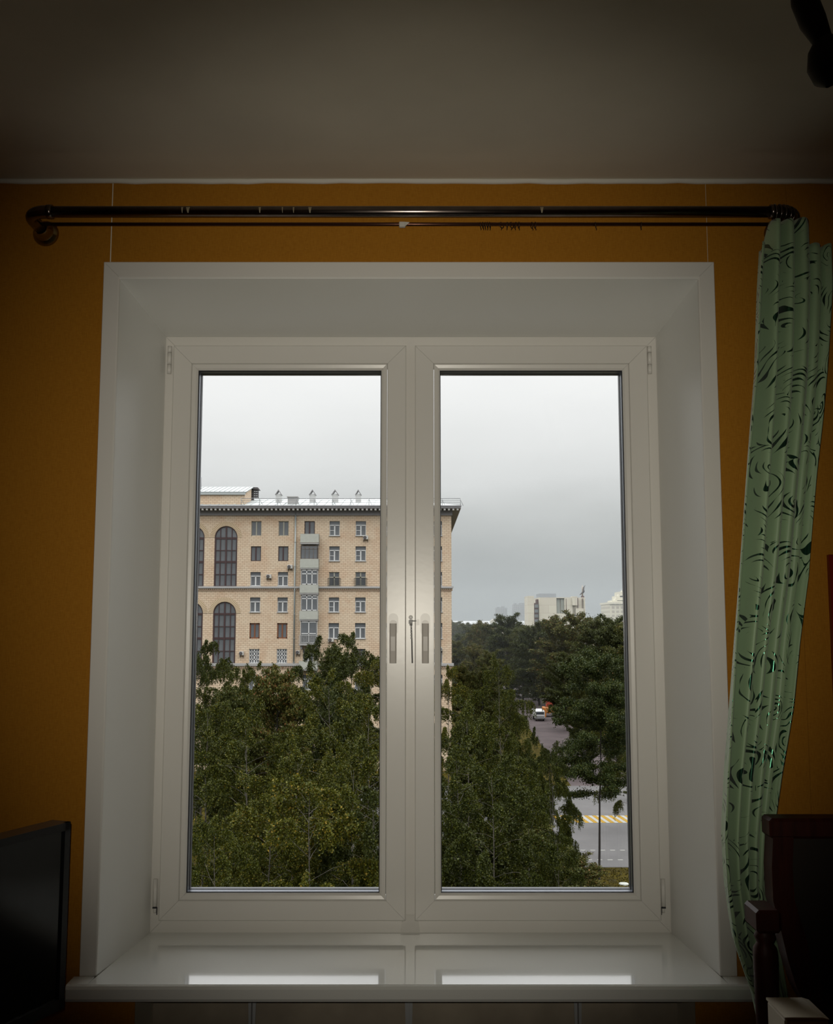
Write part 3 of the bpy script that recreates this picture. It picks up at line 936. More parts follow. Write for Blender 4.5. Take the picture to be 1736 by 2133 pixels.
def make_tree(kind, seed, H, R, leaf, nleaf_scale=1.0):
    """unit tree standing at the origin: returns (trunk mesh, foliage mesh)"""
    rs = np.random.RandomState(seed)
    wood = MB()
    lean = rs.normal(0, .02, 2) * H
    tz = np.linspace(0, H * .97, 9)
    trunk = np.stack([lean[0] * (tz / H) ** 2 + np.cumsum(rs.normal(0, .05, 9)), lean[1] * (tz / H) ** 2 + np.cumsum(rs.normal(0, .05, 9)), tz], 1)
    trunk[0, :2] = 0
    r0 = H * .0065 if kind != 'dense' else H * .016
    tube_np(wood, trunk, [max(.012, r0 * (1 - .93 * (z / H))) for z in tz], 8)
    cen = []
    nb = {'birch': 38, 'dense': 74, 'open': 60}[kind]
    lo = {'birch': .16, 'dense': .05, 'open': .36}[kind]
    for k in range(nb):
        h = lo + (.985 - lo) * ((k + rs.rand()) / nb) ** .85
        prof = {'birch': min(1, (1 - h) * 3.2 + .20) * (.75 + .25 * min(1, (h - lo) * 5 + .3)),
                'dense': math.sqrt(max(.02, 1 - ((h - .45) / .57) ** 2)),
                'open': math.sqrt(max(.03, 1 - ((h - .62) / .40) ** 2))}[kind]
        Lb = R * prof * rs.uniform(.72, 1.08) + .3
        az = k * 2.39996 + rs.normal(0, .35)
        el = {'birch': rs.uniform(.5, 1.0), 'dense': rs.uniform(.15, .75), 'open': rs.uniform(.05, .65)}[kind] * (.5 + .6 * h)
        base = np.array([np.interp(h * H, tz, trunk[:, 0]), np.interp(h * H, tz, trunk[:, 1]), h * H])
        n = 7
        pts = [base]
        d = np.array([math.cos(az) * math.cos(el), math.sin(az) * math.cos(el), math.sin(el)])
        for i in range(n - 1):
            d = d + rs.normal(0, .13, 3)
            if kind == 'birch': d[2] -= .16
            elif kind == 'open': d[2] -= .03
            else: d[2] += .03
            d /= np.linalg.norm(d)
            pts.append(pts[-1] + d * Lb / (n - 1))
        pts = np.array(pts)
        if h < .93:
            tube_np(wood, pts, [max(.008, r0 * .30 * (1 - h) ** .5 * (1 - .85 * i / (n - 1))) for i in range(n)], 4)
        nt_ = max(3, int((Lb * (11.0 if kind == 'birch' else 5.5)) * nleaf_scale))
        for q_ in range(nt_):
            f = rs.uniform(.42 if kind == 'birch' else .22, 1.0) * (n - 1)
            i = min(n - 2, int(f)); p = pts[i] + (pts[i + 1] - pts[i]) * (f - i)
            if kind == 'birch':
                lt = rs.uniform(.5, 1.5) * (.55 + .45 * min(1, (1 - h) * 2.5))
                m_ = int(lt * 52)
                tt = rs.rand(m_)
                o = rs.normal(0, .22, 2)
                c = np.stack([p[0] + o[0] * tt + rs.normal(0, .07, m_), p[1] + o[1] * tt + rs.normal(0, .07, m_), p[2] + .15 - lt * tt ** 1.15 + rs.normal(0, .05, m_)], 1)
            else:
                rr = rs.uniform(.28, .62) * (1 if kind == 'dense' else .85)
                m_ = int((46 if kind == 'open' else 30) * rr / .45)
                c = p + rs.normal(0, 1, (m_, 3)) * np.array([rr, rr, rr * .55]) * .62
            cen.append(c)
    cen = np.concatenate(cen)
    size = leaf * rs.uniform(.7, 1.3, len(cen))
    m = {'birch': birch_leaf, 'dense': lime_leaf, 'open': dark_leaf}[kind]
    return wood.mesh('trunk_' + kind, bark_w if kind == 'birch' else bark_d), leaf_mesh('foliage_' + kind, cen, size, m, rs)


T = {'b1': make_tree('birch', 11, 16.0, 4.6, .095), 'b2': make_tree('birch', 23, 16.0, 5.2, .095), 'b3': make_tree('birch', 5, 15.0, 3.8, .095),
     'd1': make_tree('dense', 3, 16.0, 6.0, .20, 1.25), 'd2': make_tree('dense', 8, 16.0, 5.2, .20, 1.25),
     'o1': make_tree('open', 17, 16.0, 4.3, .11, 2.0)}


def tree(kind, name, x, y, Y, label, group, cat='tree', wide=1.0, rz=0.0, dz=0.0):
    """tree whose top is seen at pixel (x, y) when it stands Y metres away"""
    p = at(x, y, Y)
    base_h = {'b3': 15.0}.get(kind, 16.0)
    s_ = (p.z - ZG) / base_h
    e = empty(name, (p.x, Y, ZG), label, cat, group)
    for nm, me in zip(('trunk', 'foliage'), T[kind]):
        o = bpy.data.objects.new(nm, me); C.objects.link(o); o.parent = e
        o.scale = (s_ * wide, s_ * wide, s_); o.rotation_euler = (0, 0, rz)
        if nm == 'foliage': o['kind'] = 'stuff'
    return e


GB = 'birches below the window'
B = [  # kind, x, y of the top, distance, width, label
    ('b3', 424, 1338, 88, .85, 'tall narrow birch at the left edge of the left pane, before the arched windows'),
    ('b1', 478, 1392, 80, .85, 'yellowish birch top below the tall arched window'),
    ('b2', 538, 1392, 92, .75, 'birch top below the white grid windows of the brick house'),
    ('b1', 655, 1345, 84, .95, 'dark birch crown reaching up in front of the balcony stack'),
    ('b3', 737, 1322, 90, .95, 'tallest birch in the left pane, yellow at its tip'),
    ('b2', 800, 1372, 82, .80, 'birch partly hidden by the middle of the window frame'),
    ('b3', 428, 1470, 60, .95, 'birch with pale branches at the left edge of the left pane, mid height'),
    ('d2', 575, 1425, 74, .70, 'dark dense tree in the gap between the birches of the left pane'),
    ('b2', 690, 1415, 62, .95, 'large hanging birch right of the middle of the left pane'),
    ('b1', 520, 1480, 56, .95, 'wide birch in the centre left of the left pane'),
    ('b3', 775, 1470, 55, 1.0, 'birch with a slanting white branch at the right of the left pane'),
    ('b1', 612, 1560, 46, .95, 'nearer birch in the middle of the left pane'),
    ('b2', 735, 1585, 44, .90, 'light green rounded birch top low at the right of the left pane'),
    ('b2', 452, 1722, 38, .80, 'low birch top in the bottom left corner of the left pane'),
    ('b3', 655, 1625, 40, 1.0, 'dark birch at the bottom middle of the left pane'),
    ('b1', 560, 1650, 44, .90, 'shaded birch behind the low ones in the left pane'),
    ('b3', 778, 1640, 41, .9, 'low birch at the bottom right of the left pane'),
    ('b2', 416, 1372, 84, .70, 'birch cut off by the left edge of the left pane, below the narrow one'),
    ('b3', 508, 1398, 84, .80, 'slender birch just right of the tall arched window'),
    ('d2', 700, 1372, 96, .55, 'dark dense tree behind the birches in front of the right window columns'),
    ('d2', 545, 1462, 78, .55, 'dark dense tree in the gap below the white grid windows'),
    ('d1', 690, 1455, 76, .62, 'dark dense tree behind the large hanging birch of the left pane'),
    ('d2', 480, 1465, 70, .60, 'dark dense tree behind the birches at the left of the left pane'),
    ('d1', 985, 1520, 70, .62, 'dark dense tree behind the birches of the right pane'),
    ('b3', 1082, 1540, 66, .75, 'birch left of the open stretch of street in the right pane'),
    ('b1', 1112, 1530, 70, .62, 'bushy birch filling the view under the white truck'),
    ('b3', 1148, 1590, 61, .62, 'small birch between the truck and the crosswalk'),
    ('d2', 1072, 1560, 100, .55, 'shaded low tree behind the thinning birch of the right pane'),
    ('d1', 1118, 1590, 106, .50, 'shaded low tree at the near end of the street'),
    ('b3', 932, 1390, 86, .70, 'slim birch before the right end of the brick house'),
    ('b1', 1042, 1388, 68, .62, 'large birch with a ragged top in the left half of the right pane'),
    ('b2', 975, 1470, 58, .85, 'birch against the middle post in the right pane'),
    ('b2', 1150, 1560, 62, .62, 'birch touching the dark street tree, below the orange loader'),
    ('b1', 960, 1560, 46, .90, 'near light green birch at the left of the right pane'),
    ('b3', 1100, 1640, 52, .75, 'birch thinning out in front of the street in the right pane'),
    ('b1', 1030, 1600, 44, .90, 'low dark birch at the bottom left of the right pane'),
    ('b3', 1165, 1735, 50, .70, 'small loose birch left of the dark trunk by the crosswalk'),
]
rnd = random.Random(12)
for kd, x, y, Y, wd, lb in B:
    tree(kd, 'dark_tree' if kd[0] == 'd' else 'birch_tree', x, y, Y, lb, GB if kd[0] == 'b' else None, wide=wd, rz=(x * .37) % 6.28)
tree('o1', 'street_tree', 1240, 1372, 75.5, 'dark tree with a bare lower trunk beside the crosswalk', None, rz=1.1, wide=.92)
tree('b2', 'birch_tree', 1310, 1440, 92, 'dark crown behind the street tree at the right edge of the pane', GB, rz=2.0, wide=.9)
for x, y, Y, k_, lb in ((1075, 1745, 56, 'd1', 'bush under the birches at the bottom of the right pane'), (1135, 1770, 59, 'd2', 'bush between the birches and the dark trunk'),
                        (1195, 1795, 62, 'd1', 'low bush at the foot of the dark trunk'), (1000, 1760, 52, 'd2', 'bush at the bottom left of the right pane')):
    tree(k_, 'shrub', x, y, Y, lb, None, cat='shrub', wide=1.5, rz=x)
GR = 'trees of the far row beyond the street'
for kd, x, y, Y, wd, lb in [
    ('d1', 950, 1302, 420, 1.2, 'hazy far tree touching the corner of the brick house'),
    ('d2', 972, 1306, 380, 1.1, 'second hazy tree from the brick house in the far row'),
    ('d1', 985, 1313, 300, 1.2, 'pale green tree in the dip left of the dark far row'),
    ('d2', 1004, 1306, 262, 1.0, 'first dark tree of the far row, next to the pale ones'),
    ('d1', 1056, 1294, 248, 1.1, 'tallest dark round tree left of the concrete theatre'),
    ('d2', 1088, 1318, 240, .95, 'tree in front of the left end of the concrete theatre'),
    ('d1', 1122, 1308, 232, 1.0, 'tree below the glazed strip of the concrete theatre'),
    ('d2', 1160, 1298, 222, 1.05, 'reddish tree below the middle of the concrete theatre'),
    ('d1', 1206, 1292, 214, 1.0, 'tree under the bird sculpture of the concrete theatre'),
    ('d2', 1240, 1302, 206, 1.0, 'tree right of the concrete theatre'),
    ('d1', 1282, 1300, 196, .95, 'dark tree below the stepped tower'),
    ('d2', 1318, 1306, 186, 1.0, 'last dark tree of the far row at the edge of the pane'),
    ('d1', 1180, 1372, 178, .95, 'lower brownish tree in front of the far row'),
    ('d2', 1268, 1385, 160, .90, 'lower green tree in front of the far row, at right'),
    ('d1', 1030, 1352, 330, 1.0, 'small tree at the foot of the far row, left'),
    ('d2', 1205, 1432, 150, .55, 'small bright tree beside the orange loader'),
    ('d1', 950, 1342, 250, .95, 'hazy tree behind the house corner, lower than the far row'),
    ('d2', 990, 1352, 228, .95, 'grey green tree on the left side of the street'),
    ('d1', 1022, 1366, 205, .85, 'dark tree on the left kerb of the street'),
    ('d2', 960, 1396, 165, .85, 'tree close behind the right corner of the brick house'),
    ('d1', 1006, 1402, 150, .80, 'tree behind the ragged birch top of the right pane'),
    ('d2', 1060, 1455, 135, .62, 'low tree left of the white truck'),
    ('d1', 1215, 1470, 128, .85, 'dark tree behind the street tree, on the left'),
    ('d2', 1285, 1480, 122, .85, 'dark tree behind the street tree, on the right'),
    ('d1', 1322, 1560, 108, .75, 'low dark tree beyond the right end of the crosswalk'),
    ('d2', 1100, 1335, 262, .9, 'tree in the second line of the far row, left of the theatre'),
    ('d1', 1030, 1318, 275, .9, 'tree filling the far row left of its tallest crown'),
    ('d2', 1140, 1330, 250, .9, 'shaded tree in the second line below the theatre'),
    ('d1', 1195, 1335, 235, .9, 'shaded tree in the second line under the sculpture')]:
    tree(kd, 'linden_tree', x, y, Y, lb, GR, wide=wd, rz=rnd.uniform(0, 6.28))

# ------------------------------------------------------------------ ground
grass_m = xmat('lawn_grass', (.06, .046, .004), spec=.05, rough=1.0, noise=.5, nscale=1.2)
verge_m = xmat('verge_grass', (.07, .12, .02), spec=.08, rough=1.0, noise=.4, nscale=.6)
asph_m = xmat('asphalt', (.165, .16, .158), spec=.08, rough=.9, noise=.10, nscale=.4)
path_m = xmat('worn_street', (.10, .08, .08), spec=.08, rough=.9, noise=.2, nscale=.3)
q = MB(); q.box(-900, 1400, 8, 3200, ZG - 1.0, ZG); o = q.build('ground', grass_m); o['kind'] = 'structure'
q = MB(); q.box(-14, 60, 79.2, 118, ZG, ZG + .03); road = q.build('road', asph_m); road['kind'] = 'structure'
q = MB(); q.faces([(17.5, 118, ZG + .03), (26.5, 118, ZG + .03), (36, 330, ZG + .03), (25, 330, ZG + .03), (17.5, 118, ZG), (26.5, 118, ZG), (36, 330, ZG), (25, 330, ZG)], [(0, 1, 2, 3), (4, 5, 6, 7), (0, 1, 5, 4), (1, 2, 6, 5), (2, 3, 7, 6), (3, 0, 4, 7)])
o = q.build('street', path_m); o['kind'] = 'structure'
q = MB(); q.faces([(26.5, 120, ZG + .02), (44, 120, ZG + .02), (60, 330, ZG + .02), (36, 330, ZG + .02), (26.5, 120, ZG), (44, 120, ZG), (60, 330, ZG), (36, 330, ZG)], [(0, 1, 2, 3), (4, 5, 6, 7), (0, 1, 5, 4), (1, 2, 6, 5), (2, 3, 7, 6), (3, 0, 4, 7)])
o = q.build('grass_verge', verge_m); o['kind'] = 'structure'
rs = np.random.RandomState(3)
NGr = 24000
gx = rs.uniform(-16, 24, NGr); gy = rs.uniform(60, 79, NGr)
me = leaf_mesh('lawn_blades', np.stack([gx, gy, np.full(NGr, ZG + .04)], 1), rs.uniform(.05, .14, NGr), leaf_mat('lawn_leaves', [(0, (.035, .03, .002)), (.5, (.07, .054, .004)), (1, (.13, .09, .009))]), rs, up=.1)
tag(link('lawn', me), 'olive grass and fallen leaves on the strip before the road', 'grass', kind='stuff')
yel_m = xmat('yellow_paint', (.42, .25, .03), spec=.08, rough=.8)
wht_m = xmat('white_paint', (.42, .42, .38), spec=.08, rough=.8)
sp0 = at(1168, 1714.5, 96.4)
q = MB(); q.faces([(0, 0, .012), (.36, 0, .012), (.36 - .35, 3.6, .012), (-.35, 3.6, .012), (0, 0, 0), (.36, 0, 0), (.36 - .35, 3.6, 0), (-.35, 3.6, 0)], [(0, 1, 2, 3), (4, 5, 6, 7), (0, 1, 5, 4), (1, 2, 6, 5), (2, 3, 7, 6), (3, 0, 4, 7)])
ms = [q.mesh('stripe', yel_m), q.mesh('stripe', wht_m)]
for k in range(22):
    o = link('crosswalk_stripe', ms[k % 2], road, loc=(sp0.x + k * .385, 96.4, ZG + .03))
    tag(o, ['yellow painted stripe', 'white painted stripe'][k % 2])
for yy, ph_ in ((1792, 0), (1772, .35)):
    Yd = -18.2 / ((math.sin(PITCH) + (1066.5 - yy) / F_PX * math.cos(PITCH)) / (math.cos(PITCH) - (1066.5 - yy) / F_PX * math.sin(PITCH)))
    x0 = at(1180, yy, Yd).x + ph_
    dm = MB().box(0, .40, -.10, .10, 0, .012).mesh('dash', wht_m)
    for k in range(9):
        tag(link('lane_dash', dm, road, loc=(x0 + k * .80, Yd, ZG + .03)), 'white painted dash')
mc = at(1300, 1842, 74.2)
q = MB(); q.lathe((mc.x, 74.2, ZG), (0, 0, 1), [(0, .34), (.06, .34), (.09, .30), (.09, .0)], 24)
tag(q.build('manhole_cover', xmat('pale_concrete', (.60, .62, .56), rough=.8)), 'pale round manhole cover lying in the grass at the bottom right', 'manhole cover')


# ------------------------------------------------------------------ brick apartment house
YB_ = 130.0
brick_m = xbrick('facing_tiles', (.93, .75, .54), (.86, .67, .47), (.50, .38, .26), .56, .237, .026, patch=(.90, .80, .74))
trimb_m = xbrick('red_dentils', (.60, .42, .28), (.50, .30, .20), (.62, .46, .32), .25, .20, .05)
vous_m = [xmat('arch_brick_light', (.84, .66, .43), rough=.9), xmat('arch_brick_dark', (.30, .18, .11), rough=.9)]
grey_m = xmat('grey_ledge', (.50, .49, .47), rough=.8)
corn_m = xmat('cornice_grey', (.40, .39, .40), rough=.85)
dent_m = xmat('cornice_brackets', (.74, .73, .70), rough=.8)
roof_m = xmat('sheet_roof', (.60, .64, .63), rough=.6, spec=.2)
rail_m = xmat('grey_rail', (.34, .35, .36), rough=.6)
dark_m = xmat('dark_opening', (.05, .05, .05), rough=.9)
pane_m = xmat('far_glass', (.165, .175, .185), rough=.10, spec=.9, noise=.25, nscale=.5)
wwin_m = xmat('white_window_frame', (.78, .78, .76), rough=.5)
brown_m = xmat('dark_brown_frame', (.055, .018, .018), rough=.5)
orange_m = xmat('orange_wood_frame', (.26, .075, .015), rough=.6)
drab_m = xmat('drab_window_frame', (.42, .40, .32), rough=.6)
balc_m = xmat('balcony_panel', (.56, .57, .50), rough=.8, noise=.05, nscale=3)
pipe_m = xmat('zinc_downpipe', (.50, .54, .52), rough=.45, metal=.3)


def wx(px, py=1222): return at(px, py, YB_).x
def wz(py): return at(868, py, YB_).z


BX0, BX1 = wx(330), wx(941, 1222)
BZ1 = wz(1064)
house = empty('apartment_house', ((BX0 + BX1) / 2, YB_, ZG), 'large beige brick apartment house with arched windows and a stack of balconies', 'building')
cols = [(523.7, 544.9), (580.6, 601.6), (634.6, 656.2), (686.6, 708.1), (741.2, 762.8), (796, 817), (849, 870), (900.2, 921.3)]
rows = [(1085.6, 1116.0), (1138.0, 1168.6), (1191.4, 1220.6), (1244.4, 1275.2), (1298.0, 1330.2), (1351.6, 1381.6), (1405.5, 1437)]
refy = [1100, 1153, 1206, 1259, 1312, 1366, 1420]
CX = [(at(a, 1100 if i < 7 else 1150, YB_).x, at(b_, 1100 if i < 7 else 1150, YB_).x) for i, (a, b_) in enumerate(cols)]
CX = [(a + 0.0, b_ + 0.0) for a, b_ in CX]
RZ_ = [(wz(b_), wz(a)) for a, b_ in rows]
holes = []
for ci in range(8):
    for ri in range(7):
        holes.append((CX[ci][0], CX[ci][1], RZ_[ri][0], RZ_[ri][1]))
ar_r = (at(495, 1118, YB_).x - at(447.6, 1118, YB_).x) / 2
ac = at(471.3, 1118, YB_).x
pitch = at(471.3, 1118, YB_).x - at(402.8, 1118, YB_).x
arches = []
for cxa in (ac, ac - pitch, ac - 2 * pitch):
    arches.append((cxa, ar_r, wz(1221.4), wz(1119.5)))
    arches.append((cxa, ar_r, wz(1382), wz(1277.5)))
boxes = holes + [(c - r, c + r, zb_, zs + r) for c, r, zb_, zs in arches]
xs = sorted({BX0, BX1} | {v for h in boxes for v in h[:2]})
zs_ = sorted({ZG, BZ1} | {v for h in boxes for v in h[2:]})
fm = MB()
for i in range(len(xs) - 1):
    for j in range(len(zs_) - 1):
        mx_, mz_ = (xs[i] + xs[i + 1]) / 2, (zs_[j] + zs_[j + 1]) / 2
        if any(h[0] < mx_ < h[1] and h[2] < mz_ < h[3] for h in boxes): continue
        fm.poly([(xs[i], YB_, zs_[j]), (xs[i + 1], YB_, zs_[j]), (xs[i + 1], YB_, zs_[j + 1]), (xs[i], YB_, zs_[j + 1])])
RD = .28
for x0, x1, z0, z1 in holes:
    fm.faces([(x0, YB_, z0), (x1, YB_, z0), (x1, YB_, z1), (x0, YB_, z1), (x0, YB_ + RD, z0), (x1, YB_ + RD, z0), (x1, YB_ + RD, z1), (x0, YB_ + RD, z1)],
             [(0, 1, 5, 4), (1, 2, 6, 5), (2, 3, 7, 6), (3, 0, 4, 7)])
NA = 24
for c, r, zb_, zs in arches:
    arc = [(c + r * math.cos(PI * k / NA), zs + r * math.sin(PI * k / NA)) for k in range(NA + 1)]
    for k in range(NA):
        (xa, za), (xb, zb2) = arc[k], arc[k + 1]
        fm.poly([(xa, YB_, za), (xb, YB_, zb2), (xb, YB_, zs + r), (xa, YB_, zs + r)])
        fm.poly([(xa, YB_, za), (xb, YB_, zb2), (xb, YB_ + RD, zb2), (xa, YB_ + RD, za)])
    for x_ in (c - r, c + r):
        fm.poly([(x_, YB_, zb_), (x_, YB_ + RD, zb_), (x_, YB_ + RD, zs), (x_, YB_, zs)])
    fm.poly([(c - r, YB_, zb_), (c + r, YB_, zb_), (c + r, YB_ + RD, zb_), (c - r, YB_ + RD, zb_)])
BYB = YB_ + 34
fm.poly([(BX1, YB_, ZG), (BX1, BYB, ZG), (BX1, BYB, BZ1), (BX1, YB_, BZ1)])
fm.poly([(BX0, YB_, ZG), (BX0, BYB, ZG), (BX0, BYB, BZ1), (BX0, YB_, BZ1)])
fm.poly([(BX0, BYB, ZG), (BX1, BYB, ZG), (BX1, BYB, BZ1), (BX0, BYB, BZ1)])
fm.build('brick_facade', brick_m, house)

pane_unit = MB().box(-.5, .5, 0, .04, -.5, .5).mesh('pane_unit', pane_m)


def window(x0, x1, z0, z1, style, Y=YB_ + .14):
    W_, H_ = x1 - x0, z1 - z0
    q = MB()
    fw = .15 if style == 'orange' else .09
    mt, vbars, hbars = {
        'drab': (drab_m, [.5], []), 'brown': (brown_m, [.48], []), 'orange': (orange_m, [.5], []),
        'tee': (wwin_m, [.5], [.70]), 'teel': (wwin_m, [.5], [.72]), 'grid': (wwin_m, [.25, .5, .75], [.27, .53, .78]),
        'cross': (drab_m, [.5], [.62])}[style]
    tz_ = z0 + H_ * hbars[-1] if style in ('tee', 'teel') else z1
    q.box(x0, x1, Y, Y + .10, z0, z0 + fw); q.box(x0, x0 + fw, Y, Y + .10, z0, tz_); q.box(x1 - fw, x1, Y, Y + .10, z0, tz_)
    if style not in ('tee', 'teel'):
        q.box(x0, x1, Y, Y + .10, z1 - fw, z1)
    for v in vbars:
        bw_ = .085 if v == .5 or style == 'brown' else .05
        q.box(x0 + W_ * v - bw_, x0 + W_ * v + bw_, Y - .02, Y + .10, z0, tz_ if style in ('tee', 'teel') else z1)
    for h_ in hbars:
        q.box(x0, x1, Y - .02, Y + .10, z0 + H_ * h_ - .06, z0 + H_ * h_ + .06)
    if style == 'teel':
        q.box(x0, x0 + W_ * .5, Y - .01, Y + .10, z0 + H_ * .36 - .035, z0 + H_ * .36 + .035)
    if style in ('tee', 'teel', 'grid', 'cross'):
        q.box(x0 - .06, x1 + .06, Y - .28, Y + .02, z0 - .05, z0 + .04)      # sheet metal sill
    fr_ = q.build('window', mt, house)
    cells = []
    if style in ('tee', 'teel'):
        zt_ = z0 + H_ * hbars[-1]
        cells = [(x0, x1, zt_, z1), (x0, x0 + W_ / 2, z0, zt_), (x0 + W_ / 2, x1, z0, zt_)]
    elif style == 'grid':
        cells = [(x0, x1, z0, z1)]
    else:
        cells = [(x0, x0 + W_ * vbars[0], z0, z1), (x0 + W_ * vbars[0], x1, z0, z1)]
    for a, b_, c_, d_ in cells:
        o = bpy.data.objects.new('pane', pane_unit); C.objects.link(o); o.parent = fr_
        lo_ = Vector(((a + b_) / 2, Y + .05, (c_ + d_) / 2))
        o.location = lo_ - house.location - fr_.location
        o.scale = (b_ - a, 1, d_ - c_)
    return fr_


style = {}
for ci in range(8):
    for ri in range(7):
        style[(ci, ri)] = 'tee'
for ci in (0, 1):
    for ri, s_ in enumerate(['drab', 'brown', 'tee', 'tee', 'orange', 'grid', 'tee']): style[(ci, ri)] = s_
style[(2, 0)] = 'brown'; style[(2, 1)] = 'drab'
for ci in (3, 4):
    for ri, s_ in enumerate(['teel', 'teel', 'cross', 'teel', 'tee', 'brown', 'tee']): style[(ci, ri)] = s_
for ci in range(8):
    for ri in range(7):
        window(CX[ci][0], CX[ci][1], RZ_[ri][0], RZ_[ri][1], style[(ci, ri)])
# arched windows
for (c, r, zb_, zs) in arches:
    Y = YB_ + .12
    q = MB()
    H_ = zs - zb_
    hb = [(.0, .05), (.245, .05), (.50, .13), (.735, .05), (.985, .13)]
    for f_, t_ in hb: q.box(c - r, c + r, Y, Y + .14, zb_ + H_ * f_ - t_ + (.05 if f_ == 0 else 0), zb_ + H_ * f_ + t_ + (.05 if f_ == 0 else 0))
    for v, t_ in ((-1, .09), (-.5, .055), (0, .10), (.5, .055), (1, .09)):
        x_ = c + r * v
        zt_ = zs + (math.sqrt(max(0, r * r - (v * r) ** 2)) if abs(v) < 1 else 0)
        x_ -= .09 * v if abs(v) == 1 else 0
        q.box(x_ - t_, x_ + t_, Y - .03, Y + .14, zb_, zt_)
    for k in range(NA):
        a0, a1 = PI * k / NA, PI * (k + 1) / NA
        for ra, rb in ((r - .12, r),):
            P4 = [(c + rr * math.cos(a_), zs + rr * math.sin(a_)) for rr, a_ in ((ra, a0), (rb, a0), (rb, a1), (ra, a1))]
            q.prism(P4, Y - .02, Y + .14)
    fr_ = q.build('arched_window', brown_m, house)
    zc_ = [zb_, zb_ + H_ * .245, zb_ + H_ * .5, zb_ + H_ * .735, zs]
    for i in range(4):
        for k in range(4):
            o = bpy.data.objects.new('pane', pane_unit); C.objects.link(o); o.parent = fr_
            x0, x1 = c - r + r * .5 * k, c - r + r * .5 * (k + 1)
            o.location = Vector(((x0 + x1) / 2, Y + .08, (zc_[i] + zc_[i + 1]) / 2)) - house.location - fr_.location
            o.scale = (x1 - x0, 1, zc_[i + 1] - zc_[i])
    for k in range(4):
        x0, x1 = -r + r * .5 * k, -r + r * .5 * (k + 1)
        ol = [(c + x0, zs), (c + x1, zs)] + [(c + x1 + (x0 - x1) * t_ / 5, zs + math.sqrt(max(0, r * r - (x1 + (x0 - x1) * t_ / 5) ** 2))) for t_ in range(6)]
        q = MB(); q.prism(ol, Y + .06, Y + .10); q.build('pane', pane_m, fr_)
    # brick voussoirs round the arch
    NVs = 30
    q = MB()
    for k in range(NVs):
        a0, a1 = PI * (k + .14) / NVs, PI * (k + .86) / NVs
        q.cur = 0
        P4 = [(c + rr * math.cos(a_), zs + rr * math.sin(a_)) for rr, a_ in ((r + .01, a0), (r + .58, a0), (r + .58, a1), (r + .01, a1))]
        q.prism(P4, YB_ - .05, YB_ + .01)
    for k in range(NVs):
        q.cur = 1
        a0, a1 = PI * k / NVs, PI * (k + 1) / NVs
        q.poly([(c + rr * math.cos(a_), YB_ - .02, zs + rr * math.sin(a_)) for rr, a_ in ((r + .01, a0), (r + .58, a0), (r + .58, a1), (r + .01, a1))])
    o = q.build('arch_surround', vous_m, house); o['kind'] = 'stuff'
    q = MB(); q.box(c - r - .08, c + r + .08, YB_ - .10, YB_ + .2, zb_ - .10, zb_ + .02); q.build('arch_sill', grey_m, house)
# string courses
for za, zb_, zc_ in ((1221.5, 1225.5, 1231), (1381.5, 1387, 1393)):
    q = MB(); q.prism([(BX0, wz(zb_)), (BX1 + .25, wz(zb_)), (BX1 + .25, wz(za)), (BX0, wz(za))], YB_ - .28, YB_ + .05); q.build('string_course', grey_m, house)
    q = MB(); q.box(BX0, BX1 + .12, YB_ - .08, YB_ + .02, wz(zc_), wz(zb_))
    q.cur = 1
    x_ = BX0
    while x_ < BX1:
        q.box(x_, x_ + .13, YB_ - .16, YB_ - .07, wz(zc_ - 2.2), wz(zb_ + .2)); x_ += .27
    o = q.build('dentil_band', [trimb_m, xmat('dentil_tile', (.70, .55, .38), rough=.9)], house); o['kind'] = 'stuff'
# cornice
OV = 1.2
zt0, zt1 = wz(1052.5), wz(1057)
CY = YB_ - OV
cz = lambda py: at(868, py, CY).z
q = MB()
q.box(BX0, BX1 + OV, CY, BYB + OV, cz(1058.5), cz(1054.5))
q.box(BX0, BX1 + OV + .05, CY - .1, CY + .15, cz(1055), cz(1052.5))
q.prism([(BX0, BZ1 - .6), (BX1 + .15, BZ1 - .6), (BX1 + .15, cz(1058.5)), (BX0, cz(1058.5))], YB_ - .18, YB_ + .02)
q.build('cornice', corn_m, house)
q = MB()
x_ = BX0
while x_ < BX1 + OV - .3:
    q.prism([(x_, cz(1062.5)), (x_ + .24, cz(1062.5)), (x_ + .24, cz(1058.6)), (x_, cz(1058.6))], CY + .10, CY + .55)
    x_ += .55
o = q.build('cornice_brackets', dent_m, house); o['kind'] = 'stuff'
# roof, its rails and vents
RX0 = wx(505, 1040)
zr0 = cz(1053)
zr1 = at(868, 1040, YB_ + 8).z
q = MB()
q.faces([(BX0, CY + .1, zr0), (BX1 + OV, CY + .1, zr0), (BX1 - 6, YB_ + 8, zr1), (BX0, YB_ + 8, zr1), (BX0, BYB, zr0), (BX1 + OV, BYB, zr0)],
        [(0, 1, 2, 3), (3, 2, 5, 4), (1, 5, 2)])
x_ = BX0
while x_ < BX1 - 6:
    q.prism([(x_, 0), (x_ + .06, 0), (x_ + .06, .06), (x_, .06)], 0, .01) if False else None
    q.faces([(x_, CY + .1, zr0), (x_ + .09, CY + .1, zr0), (x_ + .09, YB_ + 8, zr1), (x_, YB_ + 8, zr1), (x_, CY + .1, zr0 + .07), (x_ + .09, CY + .1, zr0 + .07), (x_ + .09, YB_ + 8, zr1 + .07), (x_, YB_ + 8, zr1 + .07)],
            [(4, 5, 6, 7), (0, 1, 5, 4), (1, 2, 6, 5), (3, 0, 4, 7)])
    x_ += 1.05
q.build('metal_roof', roof_m, house)
q = MB()
ry = CY + .35
for py in (1037.5, 1041.5, 1046):
    q.tube([(RX0, ry, cz(py)), (BX1 + OV - .1, ry, cz(py))], .035 if py < 1040 else .018, 5)
x_ = RX0
